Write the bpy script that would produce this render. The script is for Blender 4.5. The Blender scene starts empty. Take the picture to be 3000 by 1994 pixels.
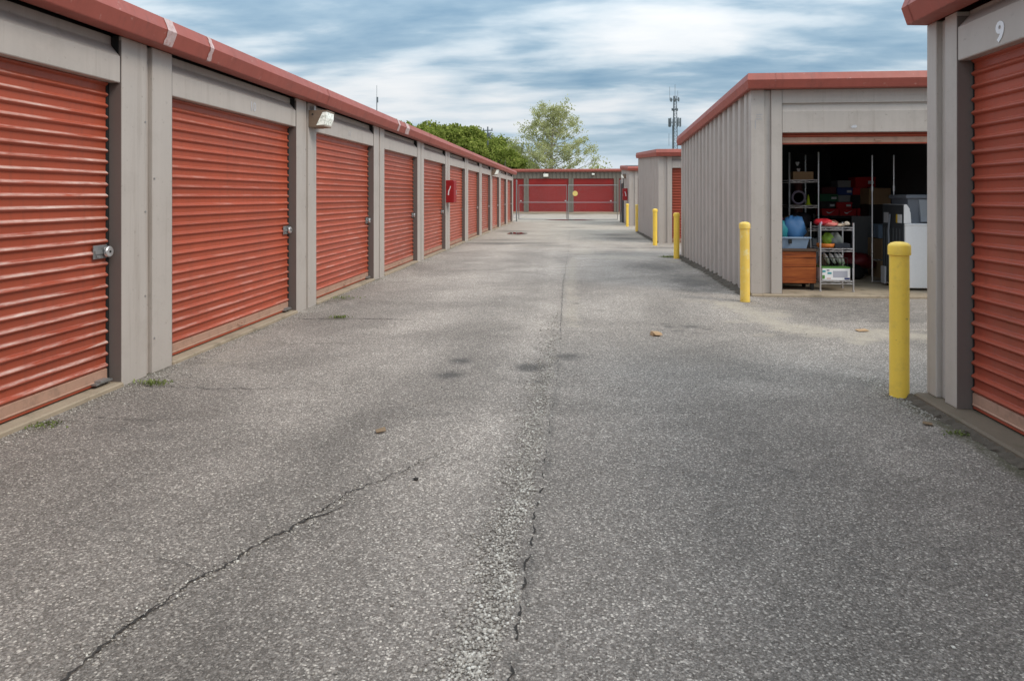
import bpy, math, random
import numpy as np
from mathutils import Vector
R = math.radians
rng = random.Random(7)
nrng = np.random.default_rng(11)
sc = bpy.context.scene
col = sc.collection

# ------------------------------------------------------------------ camera
CAM_H = 1.34
cam_d = bpy.data.cameras.new('camera'); cam = bpy.data.objects.new('camera', cam_d); col.objects.link(cam)
cam.location = (0, 0, CAM_H); cam.rotation_euler = (R(90), 0, R(5.2))
cam_d.sensor_width = 36; cam_d.lens = 24.0; cam_d.shift_y = -(997 - 575) / 3000.0
cam_d.clip_start = 0.05; cam_d.clip_end = 3000
sc.camera = cam

# ------------------------------------------------------------------ sky, sun, exposure
SUN_EL, SUN_AZ = 44.0, 118.0        # azimuth clockwise from +Y: light from the right and a little behind the camera
W = bpy.data.worlds.new('World'); sc.world = W; W.use_nodes = True
nt = W.node_tree; nt.nodes.clear()
def N(tree, t, **kw):
    n = tree.nodes.new(t)
    for k, v in kw.items(): setattr(n, k, v)
    return n
def M_(tree, op, a, b=None, c=None, clamp=False):
    n = N(tree, 'ShaderNodeMath', operation=op); n.use_clamp = clamp
    for i, v in enumerate((a, b, c)):
        if v is None: continue
        if isinstance(v, (int, float)): n.inputs[i].default_value = v
        else: tree.links.new(v, n.inputs[i])
    return n.outputs[0]
def ramp(tree, fac, stops, interp='LINEAR'):
    n = N(tree, 'ShaderNodeValToRGB'); cr = n.color_ramp; cr.interpolation = interp
    while len(cr.elements) < len(stops): cr.elements.new(0.5)
    for e, (p, c_) in zip(cr.elements, stops):
        e.position = p; e.color = (*c_, 1) if len(c_) == 3 else c_
    if fac is not None: tree.links.new(fac, n.inputs[0])
    return n.outputs[0]
def mixc(tree, fac, a, b, mode='MIX'):
    n = N(tree, 'ShaderNodeMix', data_type='RGBA', blend_type=mode)
    for i, v in ((0, fac), (6, a), (7, b)):
        if isinstance(v, (int, float)): n.inputs[i].default_value = v
        elif isinstance(v, tuple): n.inputs[i].default_value = (*v, 1)
        else: tree.links.new(v, n.inputs[i])
    return n.outputs[2]
def noise(tree, vec, scale, detail=4, rough=.5, dist=0, out=0):
    n = N(tree, 'ShaderNodeTexNoise'); n.inputs['Scale'].default_value = scale
    n.inputs['Detail'].default_value = detail; n.inputs['Roughness'].default_value = rough
    n.inputs['Distortion'].default_value = dist
    if vec is not None: tree.links.new(vec, n.inputs['Vector'])
    return n.outputs[out]
def comb(tree, x, y, z):
    n = N(tree, 'ShaderNodeCombineXYZ')
    for i, v in enumerate((x, y, z)):
        if isinstance(v, (int, float)): n.inputs[i].default_value = v
        else: tree.links.new(v, n.inputs[i])
    return n.outputs[0]
def sep(tree, v):
    n = N(tree, 'ShaderNodeSeparateXYZ'); tree.links.new(v, n.inputs[0]); return n.outputs

sky = N(nt, 'ShaderNodeTexSky', sky_type='NISHITA'); sky.sun_disc = False
sky.sun_elevation = R(SUN_EL); sky.sun_rotation = R(SUN_AZ)
sky.air_density = 1.0; sky.dust_density = 0.6; sky.ozone_density = 1.2
SEED = 3.7
tc = N(nt, 'ShaderNodeTexCoord'); sx, sy, sz = sep(nt, tc.outputs['Generated'])
zc = M_(nt, 'ADD', M_(nt, 'MAXIMUM', sz, 0.0), 0.15)
px = M_(nt, 'DIVIDE', sx, zc); py = M_(nt, 'DIVIDE', sy, zc)
v1 = comb(nt, M_(nt, 'MULTIPLY', px, .62), M_(nt, 'MULTIPLY', py, 1.25), SEED)
v2 = comb(nt, M_(nt, 'MULTIPLY', px, 2.1), M_(nt, 'MULTIPLY', py, 4.0), 8.1)
n1 = noise(nt, v1, 1.0, 7, .5, .15); n2 = noise(nt, v2, 1.0, 6, .52, .2)
den = M_(nt, 'ADD', M_(nt, 'MULTIPLY', n1, .7), M_(nt, 'MULTIPLY', n2, .3))
ccol = ramp(nt, den, [(.38, (.155, .26, .36)), (.45, (.255, .355, .44)), (.51, (.43, .50, .555)), (.57, (.57, .60, .625)), (.66, (.66, .665, .67)), (.8, (.64, .645, .65))])
hz = M_(nt, 'SUBTRACT', 1.0, M_(nt, 'MULTIPLY', sz, 6.5), clamp=True)
ccol = mixc(nt, M_(nt, 'MULTIPLY', M_(nt, 'POWER', hz, 1.5), .75), ccol, (.58, .69, .78))
ovc = M_(nt, 'MULTIPLY_ADD', M_(nt, 'MAXIMUM', sz, 0.0), 2.0, 1.0)      # overcast sky: three times brighter overhead than at the horizon
ccol = mixc(nt, 1.0, ccol, comb(nt, ovc, ovc, ovc), 'MULTIPLY')
cover = M_(nt, 'MULTIPLY_ADD', ramp(nt, den, [(.34, (0, 0, 0)), (.5, (1, 1, 1))]), .22, .78)
bg1 = N(nt, 'ShaderNodeBackground'); nt.links.new(sky.outputs[0], bg1.inputs[0]); bg1.inputs[1].default_value = .08
bg2 = N(nt, 'ShaderNodeBackground'); nt.links.new(ccol, bg2.inputs[0]); bg2.inputs[1].default_value = .84
mx = N(nt, 'ShaderNodeMixShader'); nt.links.new(cover, mx.inputs[0]); nt.links.new(bg1.outputs[0], mx.inputs[1]); nt.links.new(bg2.outputs[0], mx.inputs[2])
wo = N(nt, 'ShaderNodeOutputWorld'); nt.links.new(mx.outputs[0], wo.inputs[0])

sd = bpy.data.lights.new('sun', 'SUN'); sun = bpy.data.objects.new('sun', sd); col.objects.link(sun)
sd.energy = 1.5; sd.angle = R(24); sd.color = (1, .90, .77)
dirv = Vector((math.sin(R(SUN_AZ)) * math.cos(R(SUN_EL)), math.cos(R(SUN_AZ)) * math.cos(R(SUN_EL)), math.sin(R(SUN_EL))))
sun.rotation_euler = (-dirv).to_track_quat('-Z', 'Y').to_euler()
sc.view_settings.view_transform = 'Standard'; sc.view_settings.look = 'None'
sc.view_settings.exposure = 0.38; sc.view_settings.gamma = 1.0; sc.view_settings.use_curve_mapping = False
sc.cycles.max_bounces = 6; sc.cycles.use_denoising = True

# ------------------------------------------------------------------ materials
def base_mat(name):
    m = bpy.data.materials.new(name); m.use_nodes = True; t = m.node_tree
    b = t.nodes['Principled BSDF']; return m, t, b
def bump(t, b, h, strength=.3, dist=.01):
    n = N(t, 'ShaderNodeBump'); n.inputs['Strength'].default_value = strength; n.inputs['Distance'].default_value = dist
    t.links.new(h, n.inputs['Height']); t.links.new(n.outputs[0], b.inputs['Normal'])
def pos(t): return N(t, 'ShaderNodeNewGeometry').outputs['Position']
def scale_v(t, v, s):
    n = N(t, 'ShaderNodeVectorMath', operation='MULTIPLY'); t.links.new(v, n.inputs[0]); n.inputs[1].default_value = s; return n.outputs[0]
def mat(name, c, rough=.6, metal=0., var=.10, vs=2.0, fine=.05, fs=60., streak=0., dirt=None, spec=.5, bmp=0., drip=None, buckle=0., chips=None):
    """paint / plastic / stone: even colour, blotches, fine grain, vertical streaks, speckled dirt."""
    m, t, b = base_mat(name); p = pos(t)
    f = M_(t, 'MULTIPLY_ADD', noise(t, p, vs, 5, .6), 2 * var, 1 - var)
    f = M_(t, 'MULTIPLY', f, M_(t, 'MULTIPLY_ADD', noise(t, p, fs, 2), 2 * fine, 1 - fine))
    if streak:
        s = noise(t, scale_v(t, p, (14, 14, .7)), 1.0, 4, .6)
        f = M_(t, 'MULTIPLY', f, M_(t, 'MULTIPLY_ADD', s, 2 * streak, 1 - streak))
    cc = mixc(t, 1.0, (c[0], c[1], c[2]), comb(t, f, f, f), 'MULTIPLY')
    if dirt:
        d = ramp(t, noise(t, p, dirt[1], 6, .7), [(.52, (0, 0, 0)), (.72, (1, 1, 1))])
        cc = mixc(t, M_(t, 'MULTIPLY', d, dirt[2]), cc, dirt[0])
    if drip:
        d = ramp(t, noise(t, scale_v(t, p, (9, 9, .45)), 1.0, 6, .7), [(.56, (0, 0, 0)), (.70, (1, 1, 1))])
        cc = mixc(t, M_(t, 'MULTIPLY', d, drip[1]), cc, drip[0])
    if chips:
        d = ramp(t, noise(t, p, chips[1], 5, .75), [(.63, (0, 0, 0)), (.67, (1, 1, 1))])
        cc = mixc(t, M_(t, 'MULTIPLY', d, chips[2]), cc, chips[0])
    t.links.new(cc, b.inputs['Base Color'])
    if buckle: bump(t, b, noise(t, scale_v(t, p, (2.2, 2.2, 1.3)), 1.0, 3), buckle, .03)
    b.inputs['Metallic'].default_value = metal; b.inputs['Specular IOR Level'].default_value = spec
    t.links.new(M_(t, 'MULTIPLY_ADD', noise(t, p, 9, 4), .25, rough - .12, clamp=True), b.inputs['Roughness'])
    if bmp: bump(t, b, noise(t, p, fs, 4), bmp, .004)
    return m

PITCH = .079
def door_mat(name, c, chalk_glint, wear_glint):
    m, t, b = base_mat(name); p = pos(t)
    oz = sep(t, N(t, 'ShaderNodeTexCoord').outputs['Object'])[2]
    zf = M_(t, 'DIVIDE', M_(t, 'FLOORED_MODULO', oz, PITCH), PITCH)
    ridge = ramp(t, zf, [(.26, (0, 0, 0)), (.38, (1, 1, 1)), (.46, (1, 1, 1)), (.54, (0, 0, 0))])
    blot = noise(t, p, 1.3, 5, .6)
    cc = mixc(t, blot, tuple(x * .84 for x in c), tuple(min(1, x * 1.16) for x in c))
    fade = noise(t, scale_v(t, p, (3, 3, 9)), 1.0, 3)
    cc = mixc(t, M_(t, 'MULTIPLY', fade, .10), cc, (.50, .19, .11))
    each = N(t, 'ShaderNodeObjectInfo').outputs['Random']
    k_ = M_(t, 'MULTIPLY', M_(t, 'MULTIPLY_ADD', each, .16, .92), M_(t, 'MULTIPLY_ADD', noise(t, p, .33, 2), .5, .75))
    cc = mixc(t, 1.0, cc, comb(t, k_, k_, k_), 'MULTIPLY')
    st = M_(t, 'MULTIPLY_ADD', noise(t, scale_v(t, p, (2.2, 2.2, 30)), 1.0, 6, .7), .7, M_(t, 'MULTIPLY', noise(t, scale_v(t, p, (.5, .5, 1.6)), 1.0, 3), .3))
    w = M_(t, 'MULTIPLY', ridge, ramp(t, st, [(wear_glint, (0, 0, 0)), (wear_glint + .16, (1, 1, 1))]))  # ridge-top streaks: chalky wear plus sky highlights painted into the colour
    cc = mixc(t, M_(t, 'MULTIPLY', w, chalk_glint), cc, (.78, .63, .56))
    drip = ramp(t, noise(t, scale_v(t, p, (22, 22, .8)), 1.0, 4, .6), [(.5, (0, 0, 0)), (.8, (1, 1, 1))])
    cc = mixc(t, M_(t, 'MULTIPLY', drip, .34), cc, (.15, .06, .045))
    sp = ramp(t, noise(t, p, 55, 4, .7), [(.66, (0, 0, 0)), (.74, (1, 1, 1))])
    cc = mixc(t, M_(t, 'MULTIPLY', sp, .5), cc, (.10, .035, .02))
    t.links.new(cc, b.inputs['Base Color'])
    t.links.new(M_(t, 'MULTIPLY_ADD', noise(t, p, 14, 3), .22, .24), b.inputs['Roughness'])
    b.inputs['Specular IOR Level'].default_value = .36
    return m

MT = {}
MT['wall'] = mat('grey_painted_steel', (.46, .412, .375), .5, var=.06, vs=1.1, fine=.02, streak=.08, dirt=((.27, .23, .20), 2.4, .25), drip=((.26, .21, .17), .38), buckle=.35, chips=((.17, .13, .10), 16, .35))
MT['wall_dark'] = mat('olive_painted_steel', (.17, .145, .115), .55, var=.08, streak=.1)
MT['jamb'] = mat('brown_grey_jamb_steel', (.155, .128, .117), .55, var=.08, streak=.08)
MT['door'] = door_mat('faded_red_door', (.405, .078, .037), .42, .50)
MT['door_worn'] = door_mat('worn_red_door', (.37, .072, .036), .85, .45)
MT['door_shade'] = door_mat('shaded_red_door', (.35, .066, .036), .12, .55)  # darker copy of the door red with the shade painted in
MT['door_far'] = door_mat('deep_red_door', (.30, .013, .014), .0, .6)
MT['fascia'] = mat('red_fascia_steel', (.36, .088, .064), .5, var=.14, vs=.8, fine=.04, streak=.14, dirt=((.20, .07, .055), 2.6, .4), drip=((.17, .06, .05), .4), buckle=.3, chips=((.50, .30, .26), 12, .45))
MT['tan'] = mat('tan_bottom_bar', (.42, .25, .18), .6, var=.15, vs=4, dirt=((.16, .11, .08), 9, .5))
MT['conc'] = mat('stained_concrete', (.36, .29, .21), .9, var=.2, vs=3, fine=.12, fs=120, dirt=((.10, .085, .055), 4.5, .7), bmp=.4)
MT['conc_dark'] = mat('damp_concrete', (.15, .118, .086), .8, var=.25, vs=4, fine=.12, fs=120, dirt=((.06, .065, .03), 5, .85), bmp=.4)
MT['black'] = mat('black_rubber', (.012, .012, .012), .7)
MT['inner'] = mat('bare_liner_steel', (.11, .115, .12), .5, metal=.3, streak=.1)
MT['galv'] = mat('galvanised_steel', (.36, .36, .36), .45, metal=.7, var=.15, vs=20)
MT['chrome'] = mat('chrome_wire', (.62, .61, .63), .3, metal=.85, var=.08)
MT['silver'] = mat('brushed_lock_steel', (.78, .78, .78), .3, metal=.8, var=.06)
MT['tape'] = mat('dried_sealant', (.60, .45, .44), .6, var=.3, vs=25, streak=.2, dirt=((.42, .15, .12), 40, 1.0))
MT['yellow'] = mat('yellow_bollard_plastic', (1.0, .68, .095), .45, var=.08, vs=3, fine=.04, streak=.08, dirt=((.60, .42, .10), 9, .4), chips=((.20, .15, .08), 13, .55))
MT['yellow_faded'] = mat('sun_bleached_yellow', (.86, .58, .11), .55, var=.12, vs=5, dirt=((.86, .74, .40), 7, .9), chips=((.30, .17, .06), 15, .6))
MT['white'] = mat('white_enamel', (.84, .83, .83), .35, var=.04)
MT['letter'] = mat('white_vinyl', (.82, .83, .86), .5, var=.05)
MT['faded'] = mat('faded_vinyl', (.52, .52, .55), .6, var=.18, vs=40)
MT['bluefaded'] = mat('faint_blue_ink', (.34, .35, .40), .6, var=.1)
MT['brownlamp'] = mat('weathered_bronze_paint', (.22, .155, .11), .6, var=.2, vs=12, dirt=((.30, .24, .2), 18, .5))
MT['redbox'] = mat('cabinet_red', (.32, .010, .014), .4, var=.05)
MT['steel_tower'] = mat('tower_steel', (.16, .18, .20), .6, metal=.2)
MT['grey_plastic'] = mat('grey_plastic', (.17, .185, .215), .5)
MT['blue_tote'] = mat('blue_tote_plastic', (.28, .38, .52), .4)
MT['cardboard'] = mat('cardboard', (.42, .27, .15), .85, var=.12, vs=8)
MT['cedar'] = None

def simple(name, c, rough=.6): 
    if name not in MT: MT[name] = mat(name, c, rough)
    return MT[name]

def wood_mat():
    m, t, b = base_mat('cedar_wood'); p = pos(t)
    w = noise(t, scale_v(t, p, (3, 3, 42)), 1.0, 5, .6, .5)
    cc = ramp(t, w, [(.3, (.13, .025, .006)), (.5, (.32, .070, .012)), (.7, (.46, .13, .028))])
    t.links.new(cc, b.inputs['Base Color']); b.inputs['Roughness'].default_value = .45
    return m
MT['cedar'] = wood_mat()

def lens_mat():
    m, t, b = base_mat('prismatic_lamp_glass'); p = pos(t)
    cc = ramp(t, noise(t, p, 40, 3), [(.35, (.30, .33, .28)), (.6, (.85, .88, .82))])
    t.links.new(cc, b.inputs['Base Color']); b.inputs['Roughness'].default_value = .12
    b.inputs['Emission Color'].default_value = (1, .98, .9, 1); b.inputs['Emission Strength'].default_value = .22
    return m
MT['lens'] = lens_mat()

def leaf_mat(name, c1, c2, trans=.35):
    m = bpy.data.materials.new(name); m.use_nodes = True; t = m.node_tree; t.nodes.clear()
    g = N(t, 'ShaderNodeNewGeometry')
    cc = mixc(t, g.outputs['Random Per Island'], c1, c2)
    big = ramp(t, noise(t, g.outputs['Position'], .42, 3), [(.36, (1, 1, 1)), (.62, (0, 0, 0))])
    cc = mixc(t, M_(t, 'MULTIPLY', big, .5), cc, tuple(x * .72 for x in c1))
    d = N(t, 'ShaderNodeBsdfDiffuse'); tr = N(t, 'ShaderNodeBsdfTranslucent'); t.links.new(cc, d.inputs[0]); t.links.new(cc, tr.inputs[0])
    x = N(t, 'ShaderNodeMixShader'); x.inputs[0].default_value = trans; t.links.new(d.outputs[0], x.inputs[1]); t.links.new(tr.outputs[0], x.inputs[2])
    o = N(t, 'ShaderNodeOutputMaterial'); t.links.new(x.outputs[0], o.inputs[0]); return m
MT['leaf_light'] = leaf_mat('young_sycamore_leaf', (.42, .44, .19), (.70, .70, .40), .5)
MT['leaf_wood'] = leaf_mat('woodland_leaf', (.15, .205, .032), (.47, .51, .14), .4)
MT['grass'] = leaf_mat('weed_leaf', (.16, .21, .06), (.36, .40, .17), .4)
MT['bark'] = mat('pale_bark', (.30, .27, .22), .9, var=.25, vs=6)
MT['moss'] = mat('moss', (.06, .07, .025), .95, var=.4, vs=30, fine=.3, fs=150)
MT['dirt'] = mat('dark_silt', (.085, .07, .055), .95, var=.4, vs=14, fine=.3, fs=150)

def asphalt_mat():
    m, t, b = base_mat('weathered_asphalt'); p = pos(t)
    def vor(s, feat='F1'):
        n = N(t, 'ShaderNodeTexVoronoi', feature=feat); n.inputs['Scale'].default_value = s; t.links.new(p, n.inputs['Vector']); return n
    va, vb = vor(140), vor(280)
    ra = sep(t, va.outputs['Color']); rb = sep(t, vb.outputs['Color'])
    ca = ramp(t, ra[0], [(.0, (.045, .042, .039)), (.30, (.112, .106, .099)), (.58, (.195, .185, .175)), (.82, (.30, .283, .265)), (.94, (.50, .475, .44)), (1, (.78, .74, .68))])
    cb = ramp(t, rb[0], [(.0, (.07, .066, .062)), (.4, (.15, .143, .136)), (.75, (.24, .23, .22)), (1, (.50, .48, .45))])
    cc = mixc(t, .38, ca, cb)
    # binder shows between the stones
    gap = ramp(t, va.outputs['Distance'], [(.45, (0, 0, 0)), (.80, (1, 1, 1))])
    cc = mixc(t, M_(t, 'MULTIPLY', gap, .5), cc, (.085, .078, .073))
    cc = mixc(t, M_(t, 'MULTIPLY', rb[1], .17), cc, (.27, .20, .155))
    big = noise(t, p, .55, 5, .6, .8)
    mid = noise(t, p, 2.6, 5, .6, .4)
    f = M_(t, 'MULTIPLY', ramp(t, big, [(.34, (.92,)*3), (.5, (1.14,)*3), (.64, (1.40,)*3)]), M_(t, 'MULTIPLY_ADD', mid, .36, .82))
    cc = mixc(t, 1.0, cc, comb(t, f, M_(t, 'MULTIPLY', f, .955), M_(t, 'MULTIPLY', f, .915)), 'MULTIPLY')
    at = N(t, 'ShaderNodeVertexColor'); at.layer_name = 'stain'
    s = N(t, 'ShaderNodeSeparateColor'); t.links.new(at.outputs[0], s.inputs[0])
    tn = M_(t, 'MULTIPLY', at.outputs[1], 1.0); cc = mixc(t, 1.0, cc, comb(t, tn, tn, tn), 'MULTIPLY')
    nf = M_(t, 'MULTIPLY_ADD', noise(t, p, 11, 6, .7), .6, M_(t, 'MULTIPLY', noise(t, p, 2.7, 4, .6), .4))
    edge = lambda ch, lo, hi: ramp(t, M_(t, 'ADD', ch, M_(t, 'MULTIPLY', M_(t, 'SUBTRACT', nf, .5), 1.5)), [(lo, (0, 0, 0)), (hi, (1, 1, 1))])
    sandc = mixc(t, noise(t, p, 60, 3), (.36, .31, .245), (.52, .455, .37))
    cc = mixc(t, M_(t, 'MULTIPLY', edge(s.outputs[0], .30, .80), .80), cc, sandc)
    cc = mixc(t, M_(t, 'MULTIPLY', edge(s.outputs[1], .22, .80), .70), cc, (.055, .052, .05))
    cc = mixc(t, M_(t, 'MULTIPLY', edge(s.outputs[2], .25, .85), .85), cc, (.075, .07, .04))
    t.links.new(cc, b.inputs['Base Color'])
    b.inputs['Roughness'].default_value = .86; b.inputs['Specular IOR Level'].default_value = .3
    hgt = M_(t, 'ADD', M_(t, 'MULTIPLY', va.outputs['Distance'], -1.0), M_(t, 'MULTIPLY', ra[0], .5))
    bump(t, b, hgt, .55, .006)
    return m
MT['asphalt'] = asphalt_mat()
MT['ground'] = mat('rough_grass_ground', (.09, .10, .045), .95, var=.35, vs=.4, fine=.2, fs=8)
MT['crack'] = mat('dark_crack', (.034, .030, .027), .95, var=.3, vs=40)  # dirt fill and the shade of the crack depth, painted dark
MT['pebble'] = None
def pebble_mat():
    m, t, b = base_mat('loose_chippings'); g = N(t, 'ShaderNodeNewGeometry')
    cc = ramp(t, g.outputs['Random Per Island'], [(0, (.17, .15, .13)), (.4, (.34, .31, .275)), (.8, (.46, .425, .375)), (1, (.68, .65, .59))])
    t.links.new(cc, b.inputs['Base Color']); b.inputs['Roughness'].default_value = .85; return m
MT['pebble'] = pebble_mat()

# ------------------------------------------------------------------ mesh helpers
class MB:
    def __init__(s): s.v = []; s.f = []
    def poly(s, pts, faces):
        o = len(s.v); s.v += [tuple(p) for p in pts]; s.f += [tuple(o + i for i in f) for f in faces]; return s
    def box(s, x0, x1, y0, y1, z0, z1):
        return s.poly([(x0, y0, z0), (x1, y0, z0), (x1, y1, z0), (x0, y1, z0), (x0, y0, z1), (x1, y0, z1), (x1, y1, z1), (x0, y1, z1)],
                      [(0, 3, 2, 1), (4, 5, 6, 7), (0, 1, 5, 4), (1, 2, 6, 5), (2, 3, 7, 6), (3, 0, 4, 7)])
    def bbox(s, x0, x1, y0, y1, z0, z1, c=.006):
        """box with chamfered edges"""
        pts = []
        for z, i in ((z0, c), (z0 + c, 0), (z1 - c, 0), (z1, c)):
            a, b_, d, e = x0 + i, x1 - i, y0 + i, y1 - i
            pts += [(a + c, d, z), (b_ - c, d, z), (b_, d + c, z), (b_, e - c, z), (b_ - c, e, z), (a + c, e, z), (a, e - c, z), (a, d + c, z)]
        fs = [tuple(range(7, -1, -1)), tuple(range(24, 32))]
        for k in range(3):
            for j in range(8): fs.append((8 * k + j, 8 * k + (j + 1) % 8, 8 * k + 8 + (j + 1) % 8, 8 * k + 8 + j))
        return s.poly(pts, fs)
    def prism(s, prof, a0, a1, axis='x', close=True):
        """prof: list of 2D points; axis x -> (y,z), y -> (x,z), z -> (x,y)"""
        def P(q, a): return (a, q[0], q[1]) if axis == 'x' else (q[0], a, q[1]) if axis == 'y' else (q[0], q[1], a)
        n = len(prof); fs = [(i, (i + 1) % n, n + (i + 1) % n, n + i) for i in range(n if close else n - 1)]
        if close: fs += [tuple(range(n - 1, -1, -1)), tuple(range(n, 2 * n))]
        return s.poly([P(q, a0) for q in prof] + [P(q, a1) for q in prof], fs)
    def tube(s, path, r, n=8, cap=True):
        path = [Vector(p) for p in path]; rs = r if isinstance(r, (list, tuple)) else [r] * len(path); o = len(s.v)
        for i, p in enumerate(path):
            d = (path[min(i + 1, len(path) - 1)] - path[max(i - 1, 0)]).normalized()
            u = d.orthogonal().normalized(); w = d.cross(u)
            if i and (u.dot(pu) < 0.9):
                u = (pu - d * pu.dot(d)).normalized(); w = d.cross(u)
            pu = u
            for k in range(n):
                a = 2 * math.pi * k / n; s.v.append(tuple(p + (u * math.cos(a) + w * math.sin(a)) * rs[i]))
        for i in range(len(path) - 1):
            for k in range(n): s.f.append((o + i * n + k, o + i * n + (k + 1) % n, o + (i + 1) * n + (k + 1) % n, o + (i + 1) * n + k))
        if cap: s.f += [tuple(o + k for k in range(n - 1, -1, -1)), tuple(o + (len(path) - 1) * n + k for k in range(n))]
        return s
    def lathe(s, prof, n=20, c=(0, 0, 0), axis='z'):
        o = len(s.v)
        for r_, z in prof:
            for k in range(n):
                a = 2 * math.pi * k / n; q = (r_ * math.cos(a), r_ * math.sin(a), z)
                if axis == 'y': q = (q[0], q[2], q[1])
                if axis == 'x': q = (q[2], q[0], q[1])
                s.v.append((c[0] + q[0], c[1] + q[1], c[2] + q[2]))
        for i in range(len(prof) - 1):
            for k in range(n): s.f.append((o + i * n + k, o + i * n + (k + 1) % n, o + (i + 1) * n + (k + 1) % n, o + (i + 1) * n + k))
        s.f += [tuple(o + k for k in range(n - 1, -1, -1)), tuple(o + (len(prof) - 1) * n + k for k in range(n))]
        return s
    def mesh(s, name, m, smooth=False):
        me = bpy.data.meshes.new(name); me.from_pydata(s.v, [], s.f); me.update()
        me.materials.append(MT[m] if isinstance(m, str) else m)
        if smooth: me.polygons.foreach_set('use_smooth', [True] * len(me.polygons))
        return me
    def build(s, name, m, parent=None, loc=(0, 0, 0), rz=0, smooth=False):
        return put(name, s.mesh(name, m, smooth), parent, loc, rz)
def put(name, me, parent=None, loc=(0, 0, 0), rz=0):
    o = bpy.data.objects.new(name, me); col.objects.link(o); o.location = loc; o.rotation_euler = (0, 0, rz); o.parent = parent
    return o
def empty(name, loc=(0, 0, 0), rz=0, parent=None):
    o = bpy.data.objects.new(name, None); col.objects.link(o); o.location = loc; o.rotation_euler = (0, 0, rz); o.empty_display_size = .2; o.parent = parent
    return o
def tag(o, label, cat, group=None, kind=None):
    if label: o['label'] = label
    if cat: o['category'] = cat
    if group: o['group'] = group
    if kind: o['kind'] = kind
    return o
def smooth_by_angle(o, deg=40):
    me = o.data; me.polygons.foreach_set('use_smooth', [True] * len(me.polygons)); me.set_sharp_from_angle(angle=R(deg))
def np_mesh(name, verts, quads, m):
    me = bpy.data.meshes.new(name); nv, nf = len(verts), len(quads); k = quads.shape[1]
    me.vertices.add(nv); me.vertices.foreach_set('co', verts.astype(np.float32).ravel())
    me.loops.add(nf * k); me.loops.foreach_set('vertex_index', quads.astype(np.int32).ravel())
    me.polygons.add(nf); me.polygons.foreach_set('loop_start', np.arange(0, nf * k, k, dtype=np.int32))
    me.update(calc_edges=True); me.validate(); me.materials.append(MT[m]); return me
def text_mesh(body, size, m, bold=.02):
    cu = bpy.data.curves.new('lettering', 'FONT'); cu.body = body; cu.size = size; cu.extrude = .0012; cu.offset = bold * size
    cu.align_x = 'CENTER'; cu.align_y = 'CENTER'; cu.resolution_u = 3
    o = bpy.data.objects.new('lettering_tmp', cu); col.objects.link(o)
    me = bpy.data.meshes.new_from_object(o.evaluated_get(bpy.context.evaluated_depsgraph_get()))
    bpy.data.objects.remove(o); me.materials.clear(); me.materials.append(MT[m])
    co = np.array([v.co[:] for v in me.vertices]); c_ = (co.max(0) + co.min(0)) / 2
    for v in me.vertices: v.co = (v.co[0] - c_[0], v.co[1] - c_[1], v.co[2])
    return me

# ------------------------------------------------------------------ ground and asphalt lane
g = MB().poly([(-900, -300, -.06), (900, -300, -.06), (900, 1500, -.06), (-900, 1500, -.06)], [(0, 1, 2, 3)]).build('ground', 'ground')
tag(g, 'rough grassy ground around the storage yard', 'ground', kind='structure')

SEAM = [(-.19, 1.0), (-.191, 1.89), (-.185, 2.09), (-.184, 2.42), (-.172, 2.72), (-.176, 2.89), (-.157, 3.1), (-.158, 3.46), (-.152, 3.97), (-.137, 5.32), (-.129, 6.18), (-.152, 8.27), (-.167, 10.5), (-.14, 16.3), (-.178, 25.6), (-.25, 35.9), (-.25, 52)]
def seam_x(y): return np.interp(y, [p[1] for p in SEAM], [p[0] for p in SEAM])
def axis_pts(segs):
    out = []
    for a, b_, st in segs: out += list(np.arange(a, b_ - 1e-6, st))
    out.append(segs[-1][1]); return np.array(out)
gx = axis_pts([(-14, -3.6, .8), (-3.6, -.45, .06), (-.45, .1, .025), (.1, 3.6, .06), (3.6, 18, .4)])
gy = axis_pts([(-6, .6, .6), (.6, 6, .04), (6, 18, .07), (18, 40, .16), (40, 62, .6)])
XX, YY = np.meshgrid(gx, gy)
sxm = seam_x(YY)
ZZ = .006 * np.sin(XX * 1.7 + .6 * YY) * np.sin(YY * .9) + .004 * np.sin(XX * 4.1 + 1.3) * np.cos(YY * 2.3)
ZZ += np.where(YY < 5.5, 1, 0) * .010 * np.clip((sxm - XX) / .05 + .5, 0, 1) * np.exp(-np.clip(sxm - XX, 0, 9) / .5)
inner = (XX > -3.6) & (XX < 3.6)
ZZ *= np.where(inner, 1, 0)
ZZ *= np.clip((XX + 3.3) / .4, 0, 1) * np.clip((2.9 - XX) / .5, .0, 1)
def blob(x, y, rx, ry, p=2.0): return np.clip(np.exp(-(((XX - x) / rx) ** 2 + ((YY - y) / ry) ** 2) ** (p / 2)), 0, 1)
def path_d(pts):
    best = np.full(XX.shape, 1e9)
    for (x0, y0), (x1, y1) in zip(pts[:-1], pts[1:]):
        dx, dy = x1 - x0, y1 - y0; L2 = dx * dx + dy * dy
        tt = np.clip(((XX - x0) * dx + (YY - y0) * dy) / L2, 0, 1)
        best = np.minimum(best, np.hypot(XX - x0 - tt * dx, YY - y0 - tt * dy))
    return best
sand = np.zeros(XX.shape); dark = np.zeros(XX.shape); moss = np.zeros(XX.shape)
sand = np.maximum(sand, 1.0 * np.exp(-(path_d([(1.9, 8.7), (2.03, 8.1), (2.08, 7.5), (2.25, 7.05), (2.6, 6.9), (3.4, 6.85), (4.5, 7.0)]) / .26) ** 2))
sand *= .72
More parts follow.
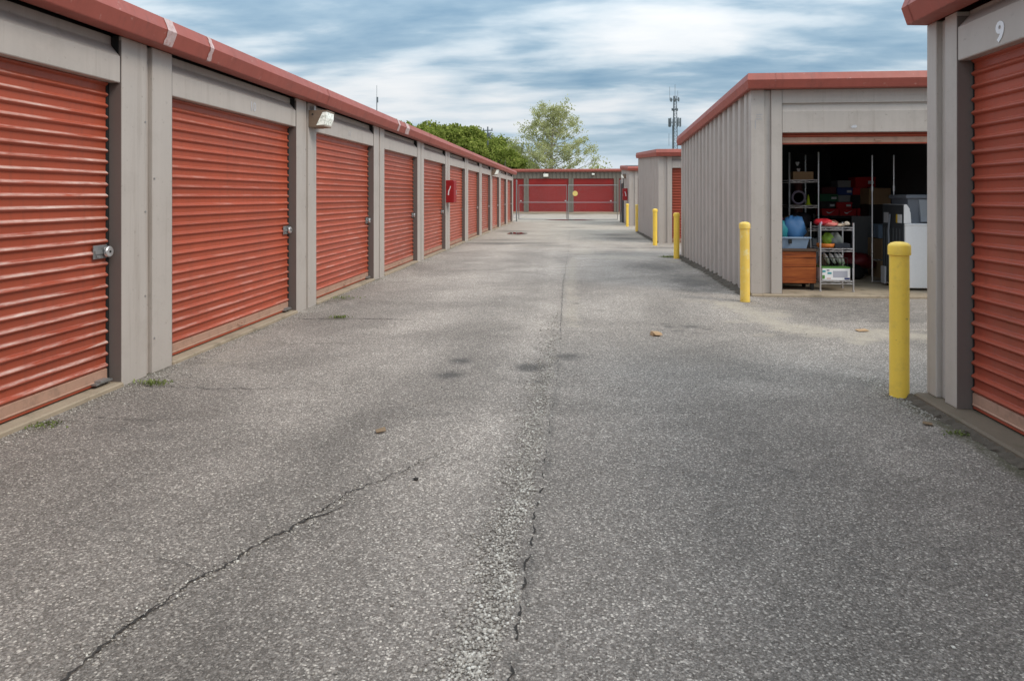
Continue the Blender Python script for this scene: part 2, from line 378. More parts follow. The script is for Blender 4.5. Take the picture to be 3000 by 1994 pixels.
for k in range(46):
    t_ = rng.random(); px_ = np.interp(t_, [0, .25, .5, .75, 1], [1.95, 2.05, 2.3, 2.9, 3.9]); py_ = np.interp(t_, [0, .25, .5, .75, 1], [8.6, 7.6, 6.95, 6.8, 6.9])
    sand = np.maximum(sand, rng.uniform(.45, .95) * blob(px_ + rng.gauss(0, .2), py_ + rng.gauss(0, .22), rng.uniform(.08, .28), rng.uniform(.06, .2)))
sand = np.maximum(sand, .45 * blob(1.6, 8.9, .6, .35))
sand = np.maximum(sand, .50 * np.exp(-((XX - sxm - .12) / .16) ** 2) * (YY > 7) * (YY < 15))
sand = np.maximum(sand, .55 * np.exp(-((XX - 2.05) / .22) ** 2) * (YY > 10.5) * (YY < 16) * (.4 + .6 * np.sin(YY * 2.1) ** 2))
for x, y, rx, ry, a in [(.9, 15.2, 1.0, .9, .62), (.2, 16.6, .9, 1.4, .55), (1.7, 17.3, 1.0, .6, .5), (1.0, 26, .8, 1.6, .62), (-1.5, 33, 1.6, 2.2, .5), (.8, 31, 1.8, 2.4, .5), (-1.2, 23, 1.2, 1.2, .35), (-2.9, 5.5, .5, 1.6, .35)]:
    sand = np.maximum(sand, a * blob(x, y, rx, ry))
for x, y, rx, ry, a in [(-.92, 5.52, .10, .12, .85), (-.93, 5.08, .12, .12, .8), (-.335, 5.33, .13, .13, .95), (-.05, 5.70, .14, .14, .62), (-.14, 5.43, .10, .06, .4),
                        (.97, 7.13, .05, .07, .75), (.96, 7.3, .05, .07, .6), (1.19, 7.16, .12, .06, .8), (1.02, 6.9, .07, .05, .7), (1.2, 6.84, .05, .05, .6), (1.35, 7.05, .06, .06, .55), (1.1, 7.02, .05, .04, .6), (1.42, 7.2, .05, .05, .5),
                        (.03, 8.6, .06, .08, .6), (.31, 8.1, .08, .06, .5), (-.25, 4.9, .1, .05, .4), (-.02, 4.85, .05, .03, .5),
                        (-2.0, 19.4, 1.6, .55, .75), (-2.2, 20.8, 1.0, .5, .6), (-.6, 18.6, 1.0, .5, .5), (1.6, 21.8, .9, 1.1, .72), (1.3, 24.0, .9, 1.0, .6), (2.2, 18.1, .8, .5, .6), (1.4, 18.0, .6, .5, .5), (-2.3, 26, .9, 1.2, .6),
                        (1.85, 11.0, .55, 1.3, .72), (1.6, 13.0, .7, 1.1, .62), (1.8, 10.0, .5, .5, .5), (.35, 14.6, .5, .25, .4), (-.25, 29.5, .8, .5, .6), (-1.8, 23.6, .7, .6, .5), (.6, 33.5, 1.0, .6, .4),
                        (.75, 3.4, .7, .35, .32), (-2.5, 3.7, .5, .3, .34), (-1.9, 2.7, .35, .25, .32), (1.4, 2.6, .8, .5, .25), (-.9, 4.1, .6, .3, .25), (-2.6, 8.2, .6, .5, .36), (-1.4, 2.2, .25, .4, .25), (1.9, 3.9, .5, .4, .3)]:
    sm = rx < .15; dark = np.maximum(dark, (1.1 * a + .05 if sm else a) * blob(x, y, rx * (1.08 if sm else 1), ry * (1.08 if sm else 1)))
dark = np.maximum(dark, .55 * np.exp(-((XX - 3.4) / .9) ** 2) * (YY > 7.6) * (YY < 9.4))
dark = np.maximum(dark, .42 * np.exp(-((XX - sxm - .03) / .025) ** 2) * (YY < 5.0))  # dark band painting the shade right of the raised seam edge
dark = np.maximum(dark, .34 * np.exp(-((XX - sxm) / .03) ** 2) * (YY < 12))
wallL = np.exp(-np.clip(XX + 3.16, 0, 9) / .07) * (.45 + .3 * np.sin(YY * 3.1) + .25 * np.sin(YY * 7.7 + 1))
moss = np.maximum(moss, np.clip(wallL, 0, 1) * .8 * (XX > -3.3))
sand = np.maximum(sand, .58 * np.clip((YY - 9) / 14, 0, 1) * inner)  # pale tint also grows with distance down the lane
moss = np.maximum(moss, 1.0 * np.exp(-np.clip(2.34 - XX, 0, 9) / .13) * (YY > 9.5) * (YY < 15.4) * (XX < 2.6))
moss = np.maximum(moss, .9 * np.exp(-np.clip(2.37 - XX, 0, 9) / .12) * (YY > 19.8) * (YY < 26) * (XX < 2.6))
moss = np.maximum(moss, .8 * blob(2.15, 15.35, .3, .3)); moss = np.maximum(moss, .75 * np.exp(-np.clip(2.13 - XX, 0, 9) / .05) * (YY < 4.7))
moss = np.maximum(moss, .85 * blob(0, 51.3, 9, .9, 6) * (.55 + .45 * np.sin(XX * 1.9 + 1)))
for x, y, r_ in [(-3.03, 4.63, .16), (-2.6, 7.33, .2), (-3.1, 3.73, .15), (-3.12, 8.6, .3), (2.2, 4.5, .15), (2.18, 4.78, .14)]: moss = np.maximum(moss, .6 * blob(x, y, r_, r_))
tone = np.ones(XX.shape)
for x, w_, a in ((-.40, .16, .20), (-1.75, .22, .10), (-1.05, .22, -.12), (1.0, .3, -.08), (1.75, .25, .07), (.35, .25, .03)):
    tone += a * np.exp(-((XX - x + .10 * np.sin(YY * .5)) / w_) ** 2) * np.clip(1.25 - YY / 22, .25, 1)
tone *= 1 + .50 * np.clip((YY - 2.5) / 10, 0, 1)  # asphalt colour gets paler with distance from the camera
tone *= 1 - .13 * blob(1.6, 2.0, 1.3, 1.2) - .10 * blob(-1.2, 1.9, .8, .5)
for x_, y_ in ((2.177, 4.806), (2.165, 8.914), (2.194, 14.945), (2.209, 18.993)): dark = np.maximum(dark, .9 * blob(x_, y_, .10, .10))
nx, ny = len(gx), len(gy)
V = np.stack([XX.ravel(), YY.ravel(), ZZ.ravel()], 1)
idx = np.arange(nx * ny).reshape(ny, nx)
Q = np.stack([idx[:-1, :-1].ravel(), idx[:-1, 1:].ravel(), idx[1:, 1:].ravel(), idx[1:, :-1].ravel()], 1)
me = np_mesh('asphalt_lane', V, Q, 'asphalt')
ca = me.color_attributes.new('stain', 'FLOAT_COLOR', 'POINT')
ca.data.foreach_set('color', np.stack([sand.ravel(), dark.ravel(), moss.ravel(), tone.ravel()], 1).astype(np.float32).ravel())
lane = tag(put('asphalt_lane', me), 'weathered grey asphalt lane between the storage rows', 'pavement', kind='structure')
lane.data.polygons.foreach_set('use_smooth', [True] * len(lane.data.polygons))
def gz(x, y):
    i = int(np.clip(np.searchsorted(gx, x), 0, nx - 1)); j = int(np.clip(np.searchsorted(gy, y), 0, ny - 1)); return float(ZZ[j, i])

def crack(pts, w, step=.025, jit=.012, taper=True):
    """ragged dark strip, painting fissure depth and seam shadow, lying 3 mm over the sheet"""
    P = [Vector((*p, 0)) for p in pts]; path = []
    for a, b_ in zip(P[:-1], P[1:]):
        n = max(2, int((b_ - a).length / step))
        path += [a.lerp(b_, k / n) for k in range(n)]
    path.append(P[-1]); v = []; f = []; n = len(path); off = 0
    for i, p in enumerate(path):
        d = (path[min(i + 1, n - 1)] - path[max(i - 1, 0)]).normalized(); s = Vector((-d.y, d.x, 0))
        off = off * .7 + rng.uniform(-jit, jit) * .6; ww = w * rng.uniform(.25, 1.25) * (max(.3, min(1, 2.0 * (1 - i / n))) if taper else 1)
        for sg in (-1, 1):
            q = p + s * (off + sg * ww * .5); v.append((q.x, q.y, gz(q.x, q.y) + .005))
        if i: f.append((2 * i - 2, 2 * i - 1, 2 * i + 1, 2 * i))
    return MB().poly(v, f).build('crack', 'crack', lane)
crack([(-1.42, 1.6), (-1.41, 1.84), (-1.412, 1.94), (-1.398, 2.0), (-1.375, 2.11), (-1.323, 2.257), (-1.276, 2.357), (-1.242, 2.435), (-1.239, 2.515), (-1.13, 2.643), (-1.127, 2.70), (-1.069, 2.81), (-1.012, 3.0), (-.836, 3.254), (-.673, 3.522), (-.56, 3.70)], .011, step=.012, jit=.016)
crack([(-1.127, 2.70), (-1.04, 2.80), (-.96, 2.93)], .008)
crack([(-1.40, 2.0), (-1.34, 2.12), (-1.30, 2.2)], .009)
crack([(-1.30, 2.31), (-1.42, 2.38), (-1.55, 2.40)], .004)
crack([(-3.03, 4.575), (-2.5, 4.515), (-1.6, 4.60)], .008, jit=.03)
crack([(-3.0, 7.22), (-2.53, 7.265), (-2.05, 7.29), (-1.44, 7.28)], .018, jit=.03)
crack([(-2.91, 5.965), (-2.41, 6.01), (-1.58, 6.085)], .007, jit=.03)
crack([(-2.9, 3.9), (-2.5, 3.86), (-2.2, 3.95)], .006)
ya = 1.55
while ya < 6.0:
    ln = rng.uniform(.03, .12); crack([(float(seam_x(y)) + .012 + rng.uniform(-.006, .006), y) for y in (ya, ya + ln * .5, ya + ln)], .004 + .005 * (ya < 3.2), step=.012, jit=.007); ya += ln + rng.uniform(.01, .12) * (1 if ya < 3.3 else 2.5)  # short shadows beside the seam edge, painted as dark strips
crack([(float(seam_x(y)), y) for y in np.arange(6.4, 26, .5)], .0035, step=.1, jit=.01, taper=False)

# loose stones: along the ravelled seam, along wall bases, scattered
def pebbles(name, pts, sizes, label):
    n = len(pts); base = np.array([(1, 0, 0), (-1, 0, 0), (0, 1, 0), (0, -1, 0), (0, 0, 1), (0, 0, -1)], float)
    tri = np.array([(0, 2, 4), (2, 1, 4), (1, 3, 4), (3, 0, 4), (2, 0, 5), (1, 2, 5), (3, 1, 5), (0, 3, 5)])
    a = nrng.uniform(0, 6.28, n); sx_ = sizes * nrng.uniform(.7, 1.3, n); sy_ = sizes * nrng.uniform(.7, 1.3, n); sz_ = sizes * nrng.uniform(.4, .75, n)
    b_ = base[None] * np.stack([sx_, sy_, sz_], 1)[:, None] * nrng.uniform(.75, 1.2, (n, 6, 1))
    ca_, sa = np.cos(a)[:, None], np.sin(a)[:, None]
    v = np.stack([b_[..., 0] * ca_ - b_[..., 1] * sa, b_[..., 0] * sa + b_[..., 1] * ca_, b_[..., 2]], 2) + pts[:, None]
    o = put(name, np_mesh(name, v.reshape(-1, 3), (tri[None] + np.arange(n)[:, None, None] * 6).reshape(-1, 3), 'pebble'))
    return tag(o, label, 'gravel', kind='stuff')
n = 9500
yy = 1.5 + 6.5 * nrng.random(n) ** 1.7; xx = seam_x(yy) - .03 - np.abs(nrng.normal(0, .07, n)) + nrng.normal(0, .018, n) + .02 * np.sin(yy * 9)
keep = nrng.random(n) < np.clip(1.25 - yy / 6.5, .12, 1)
yy, xx = yy[keep], xx[keep]
pebbles('loose_gravel', np.stack([xx, yy, np.array([gz(a, b_) for a, b_ in zip(xx, yy)]) + .002], 1), nrng.uniform(.003, .0095, len(xx)), 'loose pale stones along the crumbling seam in the asphalt')
n = 4200
yy = 3.2 + 20 * nrng.random(n) ** 1.6; xx = -3.16 + np.abs(nrng.normal(0, .10, n))
yb = 4.3 + 1.0 * nrng.random(900); xb = 2.16 + nrng.normal(0, .06, 900)
ys = nrng.uniform(1.5, 9, 2200); xs = nrng.uniform(-3, 2.4, 2200)
CR = np.array([(-1.41, 1.84), (-1.398, 2.0), (-1.323, 2.257), (-1.242, 2.435), (-1.13, 2.643), (-1.069, 2.81), (-1.012, 3.0), (-.836, 3.254), (-.673, 3.522)])
kk = nrng.uniform(0, len(CR) - 1.001, 380); ki = kk.astype(int); cp = CR[ki] + (CR[ki + 1] - CR[ki]) * (kk - ki)[:, None] + nrng.normal(0, .028, (380, 2))
xx = np.concatenate([xx, xb, xs, cp[:, 0]]); yy = np.concatenate([yy, yb, ys, cp[:, 1]])
pebbles('wall_base_gravel', np.stack([xx, yy, np.array([gz(a, b_) for a, b_ in zip(xx, yy)]) + .002], 1), nrng.uniform(.003, .0075, len(xx)), 'scattered grit lying on the lane and against the wall bases')

# ------------------------------------------------------------------ storage buildings
OPEN_W = 2.44; CUR_W = OPEN_W - .055
def slat_profile():
    p = [(0.0, 0.0), (-.0015, .004)]
    for k in range(7):
        a = math.pi * k / 6; p.append((-.0025 - .0185 * math.sin(a), .006 + .034 * (k / 6)))
    p += [(0, .044), (-.001, PITCH + .002)]
    return p
_mb = MB(); _mb.prism(slat_profile(), 0, CUR_W, 'x', close=False)
SLAT = {}
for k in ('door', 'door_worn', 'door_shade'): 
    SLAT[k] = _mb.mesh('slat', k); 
def curtain_mesh(n, m, w):
    prof = []
    for i in range(n): prof += [(y, z + i * PITCH) for y, z in slat_profile()[:-1]]
    prof.append((0, n * PITCH)); return MB().prism(prof, 0, w, 'x', close=False).mesh('curtain', m)
CURT = {}
def make_door(parent, x0, w, header_z, z0, m, slats=True, latch=True, opened=0.0, handle=True, foot_lock=False, label=None):
    """roll-up door in the opening x0..x0+w; part of the building, with slats, bottom bar, guides, latch as sub-parts"""
    yd = .095; cw = w - .055
    bar0 = z0 + .018 if not opened else opened
    d = MB().box(0, cw, .012, .018, bar0 + .02, header_z + .05).build('roll_up_door', 'black', parent, (x0 + .018, yd, 0))  # black backing sheet added behind the slats to stop light leaks
    if label: d['label'] = label
    n = int(math.ceil((header_z + .03 - (bar0 + .085)) / PITCH))
    if slats:
        for i in range(n): put('slat', SLAT[m], d, (0, 0, bar0 + .085 + i * PITCH))
    else:
        key = (n, m, round(cw, 3))
        if key not in CURT: CURT[key] = curtain_mesh(n, m, cw)
        put('curtain', CURT[key], d, (0, 0, bar0 + .085))
    MB().prism([(.01, bar0 + .012), (-.014, bar0 + .012), (-.016, bar0 + .018), (-.012, bar0 + .024), (-.012, bar0 + .082), (-.004, bar0 + .088), (.01, bar0 + .088)], 0, cw, 'x').build('bottom_bar', 'tan', d)
    MB().box(0.004, cw - .004, -.010, .008, bar0 - .006, bar0 + .012).build('bottom_seal', m if m != 'door_far' else 'black', d)
    for a, b_ in ((-.017, -.001), (cw + .001, cw + .036)):
        MB().box(a, b_, -.004, .02, z0, header_z + .04).build('door_guide', 'black', d)
    if latch and slats:
        lz = .955; lx = cw - .15
        MB().box(lx, lx + .135, -.021, -.017, lz - .045, lz + .048).box(lx + .01, lx + .125, -.030, -.021, lz - .012, lz + .012).box(lx + .02, lx + .05, -.034, -.021, lz - .035, lz - .02).build('latch', 'galv', d)
    elif latch:
        MB().box(cw - .11, cw - .01, -.024, -.017, .92, .99).build('latch', 'galv', d)
    if handle:
        hx = cw * .52
        MB().tube([(hx - .04, -.012, bar0 + .05), (hx - .035, -.035, bar0 + .04), (hx + .035, -.035, bar0 + .04), (hx + .04, -.012, bar0 + .05)], .006, 6).build('lift_handle', 'door_worn' if m == 'door_worn' else 'tan', d)
    if foot_lock:
        MB().box(cw - .16, cw + .005, -.05, -.014, bar0 + .004, bar0 + .016).box(cw - .13, cw - .04, -.06, -.014, bar0 + .016, bar0 + .03).build('foot_pull', 'galv', d)
    return d

FPROF = [(0, 0), (.13, 0), (.135, .006), (.172, .108), (.135, .2), (.10, .205), (-.1, .21)]
def make_building(name, label, loc, rz, L, D, zf, zb, pillars, doors, header_z, hv, slab_z=.03, slab_front=-.018, slab_mat='conc',
                  corrugated=('start',), open_unit=None, door_mat_='door', top_panel=False, rib=.353, slab_full=False, side_over=.5, screws=()):
    b = empty(name, loc, R(rz)); tag(b, label, 'building')
    eave = lambda y: zf + (zb - zf) * min(1, max(0, y / D))
    # floor and thresholds
    if slab_full: MB().bbox(0, L + .05, slab_front, D, -.05, slab_z, .012).build('floor_slab', slab_mat, b)
    else: MB().box(.1, L - .1, .12, D - .05, -.05, slab_z - .004).build('floor_slab', slab_mat, b)
    for i, (x0, A, G, B_) in enumerate(pillars):
        zb0 = slab_z if slab_full else -.04
        p = MB()
        if A: p.box(x0, x0 + A, 0, .14, zb0, eave(0))
        p.box(x0 + A, x0 + A + G, .034, .12, zb0, eave(0) - .002)
        if B_: p.box(x0 + A + G, x0 + A + G + B_, .001, .14, zb0, eave(0) - .001)
        po = p.build('pillar', 'wall', b)
        mo = po.modifiers.new('bevel', 'BEVEL'); mo.width = .006; mo.segments = 2; mo.limit_method = 'ANGLE'
        if screws and i in screws:
            for dx, z in ((A - .022, .62), (A - .022, 1.22), (A - .022, 1.85), (A + G + .02, .25), (A + G + .02, 1.5)):
                MB().lathe([(.0075, -.004), (.0075, -.001), (.004, .0)], 8, (x0 + dx, 0, z + rng.uniform(-.05, .05)), 'y').build('screw', 'galv', po)
        dl = [d_ for d_ in doors if abs(d_[0] + d_[1] - x0) < .02]; dr = [d_ for d_ in doors if abs(d_[0] - (x0 + A + G + B_)) < .02]
        if dl: MB().box(x0 - .004, x0 + .004, .003, .145, zb0 + .002, eave(0) - .03).build('door_jamb', 'jamb', po)
        if dr: MB().box(x0 + A + G + B_ - .004, x0 + A + G + B_ + .004, .003, .145, zb0 + .002, eave(0) - .03).build('door_jamb', 'jamb', po)
    for i, (x0, w, opts) in enumerate(doors):
        o = dict(opts)
        if not slab_full: MB().bbox(x0 - .003, x0 + w + .003, slab_front, .4, -.05, slab_z, .008).build('threshold', slab_mat, b)
        # hooded header over the opening
        t = eave(0)
        f1 = min(header_z + hv, t - .10); f2 = min(f1 + .085, t - .02)
        if top_panel: prof = [(.09, header_z), (.010, header_z), (.006, header_z + .006), (.006, f1), (.012, f1 + .008), (.045, f2), (.045, f2 + .025), (.012, f2 + .030), (.010, t - .002), (.12, t - .002), (.12, header_z + .01)]
        else: prof = [(.09, header_z), (.010, header_z), (.006, header_z + .006), (.006, f1), (.012, f1 + .006), (.070, f2 - .01), (.074, f2), (.074, t - .002), (.12, t - .002), (.12, header_z + .01)]
        hd = MB().prism(prof, x0 + .006, x0 + w - .010, 'x').build('header', 'wall', b)
        MB().box(x0 + w - .009, x0 + w - .004, .02, .12, header_z + .004, t - .004).build('header_end', 'black', hd)
        if 'text' in o:
            tm = text_mesh(o['text'], o.get('tsize', .12), o.get('tmat', 'letter'), o.get('bold', .02)); tm_o = put('unit_number', tm, hd, (x0 + w * o['tx'], .0035, header_z + o.get('tz', .095))); tm_o.rotation_euler = (R(90), 0, 0)
        make_door(b, x0, w, header_z, slab_z, o.get('m', door_mat_), o.get('slats', False), o.get('latch', True), o.get('opened', 0), o.get('handle', True), o.get('foot', False), o.get('label'))
    # fascia, one length per side, mitred
    for side in range(4):
        mb = MB(); pts = []
        for o_, h_ in FPROF:
            c4 = [(-o_ * side_over, -o_), (L + o_, -o_), (L + o_, D + o_), (-o_ * side_over, D + o_)]
            a, c_ = c4[side], c4[(side + 1) % 4]
            pts += [(a[0], a[1], eave(a[1]) + h_), (c_[0], c_[1], eave(c_[1]) + h_)]
        mb.poly(pts, [(2 * k, 2 * k + 1, 2 * k + 3, 2 * k + 2) for k in range(len(FPROF) - 1)])
        fo = mb.build('fascia', 'fascia', b)
        if side == 0: b_front = fo
    MB().poly([(-.02, -.02, eave(0) + .19), (L + .02, -.02, eave(0) + .19), (L + .02, D + .02, zb + .19), (-.02, D + .02, zb + .19),
               (-.02, -.02, eave(0) + .17), (L + .02, -.02, eave(0) + .17), (L + .02, D + .02, zb + .17), (-.02, D + .02, zb + .17)],
              [(0, 1, 2, 3), (7, 6, 5, 4), (0, 4, 5, 1), (1, 5, 6, 2), (2, 6, 7, 3), (3, 7, 4, 0)]).build('roof', 'inner', b)
    # ribbed end walls
    for which in corrugated:
        xs0 = 0 if which == 'start' else L; sg = -1 if which == 'start' else 1
        ystart = .02; nrib = int(round((D - ystart) / rib)); per = (D - ystart) / nrib; k = 0
        while k < nrib:
            m_ = min(3, nrib - k); prof = []
            for j in range(m_):
                y0 = ystart + (k + j) * per
                prof += [(y0, 0), (y0 + per * .44, 0), (y0 + per * .49, .042), (y0 + per * .88, .042), (y0 + per * .93, 0)]
            prof.append((ystart + (k + m_) * per, 0))
            v = []; f = []
            for j, (y, o_) in enumerate(prof):
                v += [(xs0 + sg * (o_ - .030), y, .03), (xs0 + sg * (o_ - .030), y, eave(y) + .02)]
                if j: f.append((2 * j - 2, 2 * j, 2 * j + 1, 2 * j - 1))
            MB().poly(v, f).build('wall_panel', 'wall', b); k += m_
        MB().box(min(xs0, xs0 - sg * .04), max(xs0, xs0 - sg * .04), .145, D - .01, -.05, .028).build('footing', 'conc_dark', b)
    # unseen core added behind doors against light leaks (partition walls round the open unit)
    yc = .30
    segs = [(.05, L - .05)]
    if open_unit is not None:
        u0, u1 = open_unit; segs = [(u1 + .02, L - .05)]
        MB().box(.06, .075, .15, D - .1, .03, 2.45).build('inner_wall_or_core', 'inner', b)
        MB().box(u1 - .015, u1, .15, D - .1, .03, 2.45).build('inner_wall_or_core', 'inner', b)
        MB().box(.08, u1 - .02, D - .12, D - .10, .03, 2.45).build('inner_wall_or_core', 'inner', b)
        nr = 12
        for k in range(nr): MB().box(.08, u1 - .02, D - .15, D - .121, .15 + k * .19, .22 + k * .19).build('girt_rib', 'inner', b)
    for a, c_ in segs: MB().box(a, c_, yc, D - .06, .02, min(zf, zb) + .1).build('inner_wall_or_core', 'inner', b)  # solid filler core, unseen, keeps light from leaking through
    MB().box(0, L, D - .04, D - .005, -.04, zb).build('rear_wall', 'wall', b)
    for xe in ((0.0, .04), (L - .04, L)):
        if ('start' in corrugated and xe[0] == 0) or ('end' in corrugated and xe[0] > 0): continue
        MB().box(xe[0], xe[1], .145, D - .045, -.04, min(zf, zb)).build('end_wall', 'wall', b)
    return b, b_front

def splice(parent, x, w, m='tape', lift=.004, rag=.006):
    """strip wrapped round the outside of the fascia"""
    prof = [(-o_ - lift, h_) for o_, h_ in FPROF[1:5]]; v = []; f = []; z = parent
    pts = []
    for (a, b_) in zip(prof[:-1], prof[1:]):
        for k in range(4): pts.append((a[0] + (b_[0] - a[0]) * k / 4, a[1] + (b_[1] - a[1]) * k / 4))
    pts.append(prof[-1])
    for i, (y, zz) in enumerate(pts):
        v += [(x + rng.uniform(-rag, rag), y, zz), (x + w + rng.uniform(-rag, rag), y, zz)]
        if i: f.append((2 * i - 2, 2 * i - 1, 2 * i + 1, 2 * i))
    return v, f

ZL, ZH = 2.469, 2.79
# --- long row on the left: local x runs away from the camera, origin at Y = -1.547
Y0 = 4.553 - 2 * 3.05
pil = [(3.05 * k, .286, .069, .255) for k in range(13)]
drs = []
for k in range(12):
    o = {'slats': k in (1, 2, 3, 4, 5), 'handle': True, 'foot': k in (1, 2, 3)}
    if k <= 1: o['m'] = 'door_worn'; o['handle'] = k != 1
    if k == 2: o.update(text='10', tx=.57, tmat='faded', tsize=.13, bold=.012)
    if k == 3: o.update(text='11', tx=.52, tmat='faded', tsize=.11, bold=.0)
    drs.append((3.05 * k + .61, OPEN_W, o))
Lrow, Lfas = make_building('storage_row', 'long grey storage row with orange-red roll-up doors down the left side of the lane', (-3.183, Y0, 0), 90, 37.45, 7.0, ZL, ZL + .35, pil, drs, 2.139, .185, corrugated=(), screws=(1, 2, 3, 4))
def add_splice(fas, x, w, zf, m='tape', name='sealant_patch', lift=.004, rag=.008):
    v, f = splice(fas, x, w, m, lift, rag); v = [(a, b_, c_ + zf) for a, b_, c_ in v]
    return MB().poly(v, f).build(name, m, fas)
add_splice(Lfas, 4.83 - Y0, .11, ZL); add_splice(Lfas, 5.43 - Y0, .055, ZL); add_splice(Lfas, 11.55 - Y0, .12, ZL); add_splice(Lfas, 12.1 - Y0, .25, ZL, rag=.03)
for yj in (2.0, 8.2, 14.2, 20.3, 24.2, 30.4): add_splice(Lfas, yj - Y0, .05, ZL, 'fascia', 'joint_cover', .003, 0)

# --- row with unit 9, right foreground: local x runs toward the camera
nb = 3
pil9 = [(0, .118, .097, .134)] + [(.349 + OPEN_W + (3.05) * k, .286, .069, .255) for k in range(nb)]
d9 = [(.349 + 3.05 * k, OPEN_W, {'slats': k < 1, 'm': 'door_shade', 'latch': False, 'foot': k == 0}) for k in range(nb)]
d9[0][2].update(text='9', tx=.171, tmat='letter', tsize=.150, tz=.078, bold=.034)
N9, N9f = make_building('storage_row', 'grey storage row with red roll-up door numbered 9 at the right edge', (2.305, 4.709, 0), -90, 9.5, 6.0, ZL - .01, ZL + .30, pil9, d9, 2.158, .30,
                        slab_z=.055, slab_front=-.085, slab_mat='conc_dark', corrugated=('start',), door_mat_='door_shade', slab_full=True, side_over=-.15)
add_splice(N9f, .10, .012, ZL - .01, 'fascia', 'joint_cover', .003, 0)

# --- row with the open unit
pilo = [(0, .175, .09, .14)] + [(.405 + OPEN_W + 3.05 * k, .286, .069, .255) for k in range(3)]
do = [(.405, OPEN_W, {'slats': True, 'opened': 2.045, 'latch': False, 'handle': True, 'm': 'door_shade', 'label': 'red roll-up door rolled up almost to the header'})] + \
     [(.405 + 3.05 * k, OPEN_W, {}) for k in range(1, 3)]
OU, OUf = make_building('storage_row', 'grey ribbed storage row with one unit standing open and full of belongings', (2.362, 9.41, 0), 0, 9.6, 5.95, ZH - .025, ZL, pilo, do, 2.19, .28,
                        slab_z=.035, slab_front=-.04, corrugated=('start',), open_unit=(0, 3.15), top_panel=True, slab_full=True)
add_splice(OUf, .28, .02, ZH - .025, 'fascia', 'joint_cover', .004, 0); add_splice(OUf, .36, .012, ZH - .025, 'fascia', 'joint_cover', .003, 0)
# faint ink scribbles left on the corner pillar and header
for x0, x1, z0, z1 in [(.07, .15, 2.432, 2.437), (.065, .145, 2.370, 2.376), (.055, .06, 2.24, 2.36), (.075, .13, 2.402, 2.405)]: MB().box(x0, x1, -.0025, -.0005, z0, z1).build('ink_mark', 'bluefaded', OU)
MB().prism([(1.30, 2.245), (1.35, 2.245), (1.372, 2.262), (1.355, 2.285), (1.318, 2.280), (1.29, 2.262)], .0025, .0050, 'y').build('paint_smudge', 'faded', OU)

# --- further rows on the right
pil2 = [(0, .15, .10, .135)] + [(.385 + OPEN_W + 3.05 * k, .286, .069, .255) for k in range(2)]
R2, R2f = make_building('storage_row', 'second ribbed grey storage row behind the open unit, two bollards at its corner', (2.40, 19.83, 0), 0, 6.5, 6.1, ZL + .01, ZH - .02, pil2,
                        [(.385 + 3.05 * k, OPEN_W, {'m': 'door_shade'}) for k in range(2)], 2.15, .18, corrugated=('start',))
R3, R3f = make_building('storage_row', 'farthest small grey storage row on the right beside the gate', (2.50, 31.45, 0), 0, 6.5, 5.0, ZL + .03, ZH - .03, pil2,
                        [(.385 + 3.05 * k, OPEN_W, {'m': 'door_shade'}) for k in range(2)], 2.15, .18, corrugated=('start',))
MB().box(-.055, -.036, 3.2, 4.6, 2.0, 2.5).build('header', 'wall', R3)
MB().box(-.052, -.034, 3.3, 4.5, .02, 1.99).build('side_door', 'black', R3)

# --- dark building across the end of the lane
fb = empty('end_building', (-12.0, 52.7, 0)); tag(fb, 'olive building with deep red doors closing the far end of the lane', 'building')
Lf = 26.0; ZF = 3.22
MB().box(0, Lf, .35, 8, 0, 3.3).build('inner_wall_or_core', 'inner', fb)  # unseen solid core added to block light leaks
MB().bbox(-.1, Lf + .1, -.25, 8, -.05, .10, .02).build('floor_slab', 'conc', fb)
prof = []
nr = int(Lf / .305)
for k in range(nr):
    y0 = k * .305; prof += [(y0, .0), (y0 + .19, .0), (y0 + .21, .035), (y0 + .285, .035)]
for a in range(0, nr, 3):
    pr_ = prof[4 * a: 4 * a + 13]; v = []; f = []
    for j, (x, o_) in enumerate(pr_):
        v += [(x, .02 + o_, 2.70), (x, .02 + o_, ZF + .05)]
        if j: f.append((2 * j - 2, 2 * j, 2 * j + 1, 2 * j - 1))
    MB().poly(v, f).build('wall_panel', 'wall_dark', fb)
FP = 3.455; fx0 = 12 - 3.497 - 2 * FP
for k in range(8):
    x0 = fx0 + (k - 0) * FP
    if x0 < 0 or x0 + 3.08 > Lf: continue
    key = ('far', k)
    dd = MB().box(0, 3.07, .012, .018, .1, 2.73).build('roll_up_door', 'black', fb, (x0, .10, 0))  # light-blocking black sheet behind the curtain
    if 'far' not in CURT: CURT['far'] = curtain_mesh(33, 'door_far', 3.07)
    put('curtain', CURT['far'], dd, (0, 0, .17))
    MB().box(0, 3.07, -.02, .01, .105, .17).build('bottom_bar', 'tan', dd)
    MB().box(2.78, 2.9, -.04, -.018, .95, 1.03).build('latch', 'silver', dd)
for k in range(9):
    x0 = fx0 + 3.075 + (k - 1) * FP
    if x0 < 0 or x0 > Lf - .4: continue
    MB().box(x0, x0 + .17, .0, .2, .1, 2.71).box(x0 + .17, x0 + .21, .05, .2, .1, 2.71).box(x0 + .21, x0 + .38, .001, .2, .1, 2.71).build('pillar', 'wall_dark', fb)
mb = MB(); mb.prism([(.0, ZF), (-.13, ZF), (-.17, ZF + .11), (-.135, ZF + .22), (.3, ZF + .23), (.3, ZF)], -.1, Lf + .1, 'x').build('fascia', 'fascia', fb)
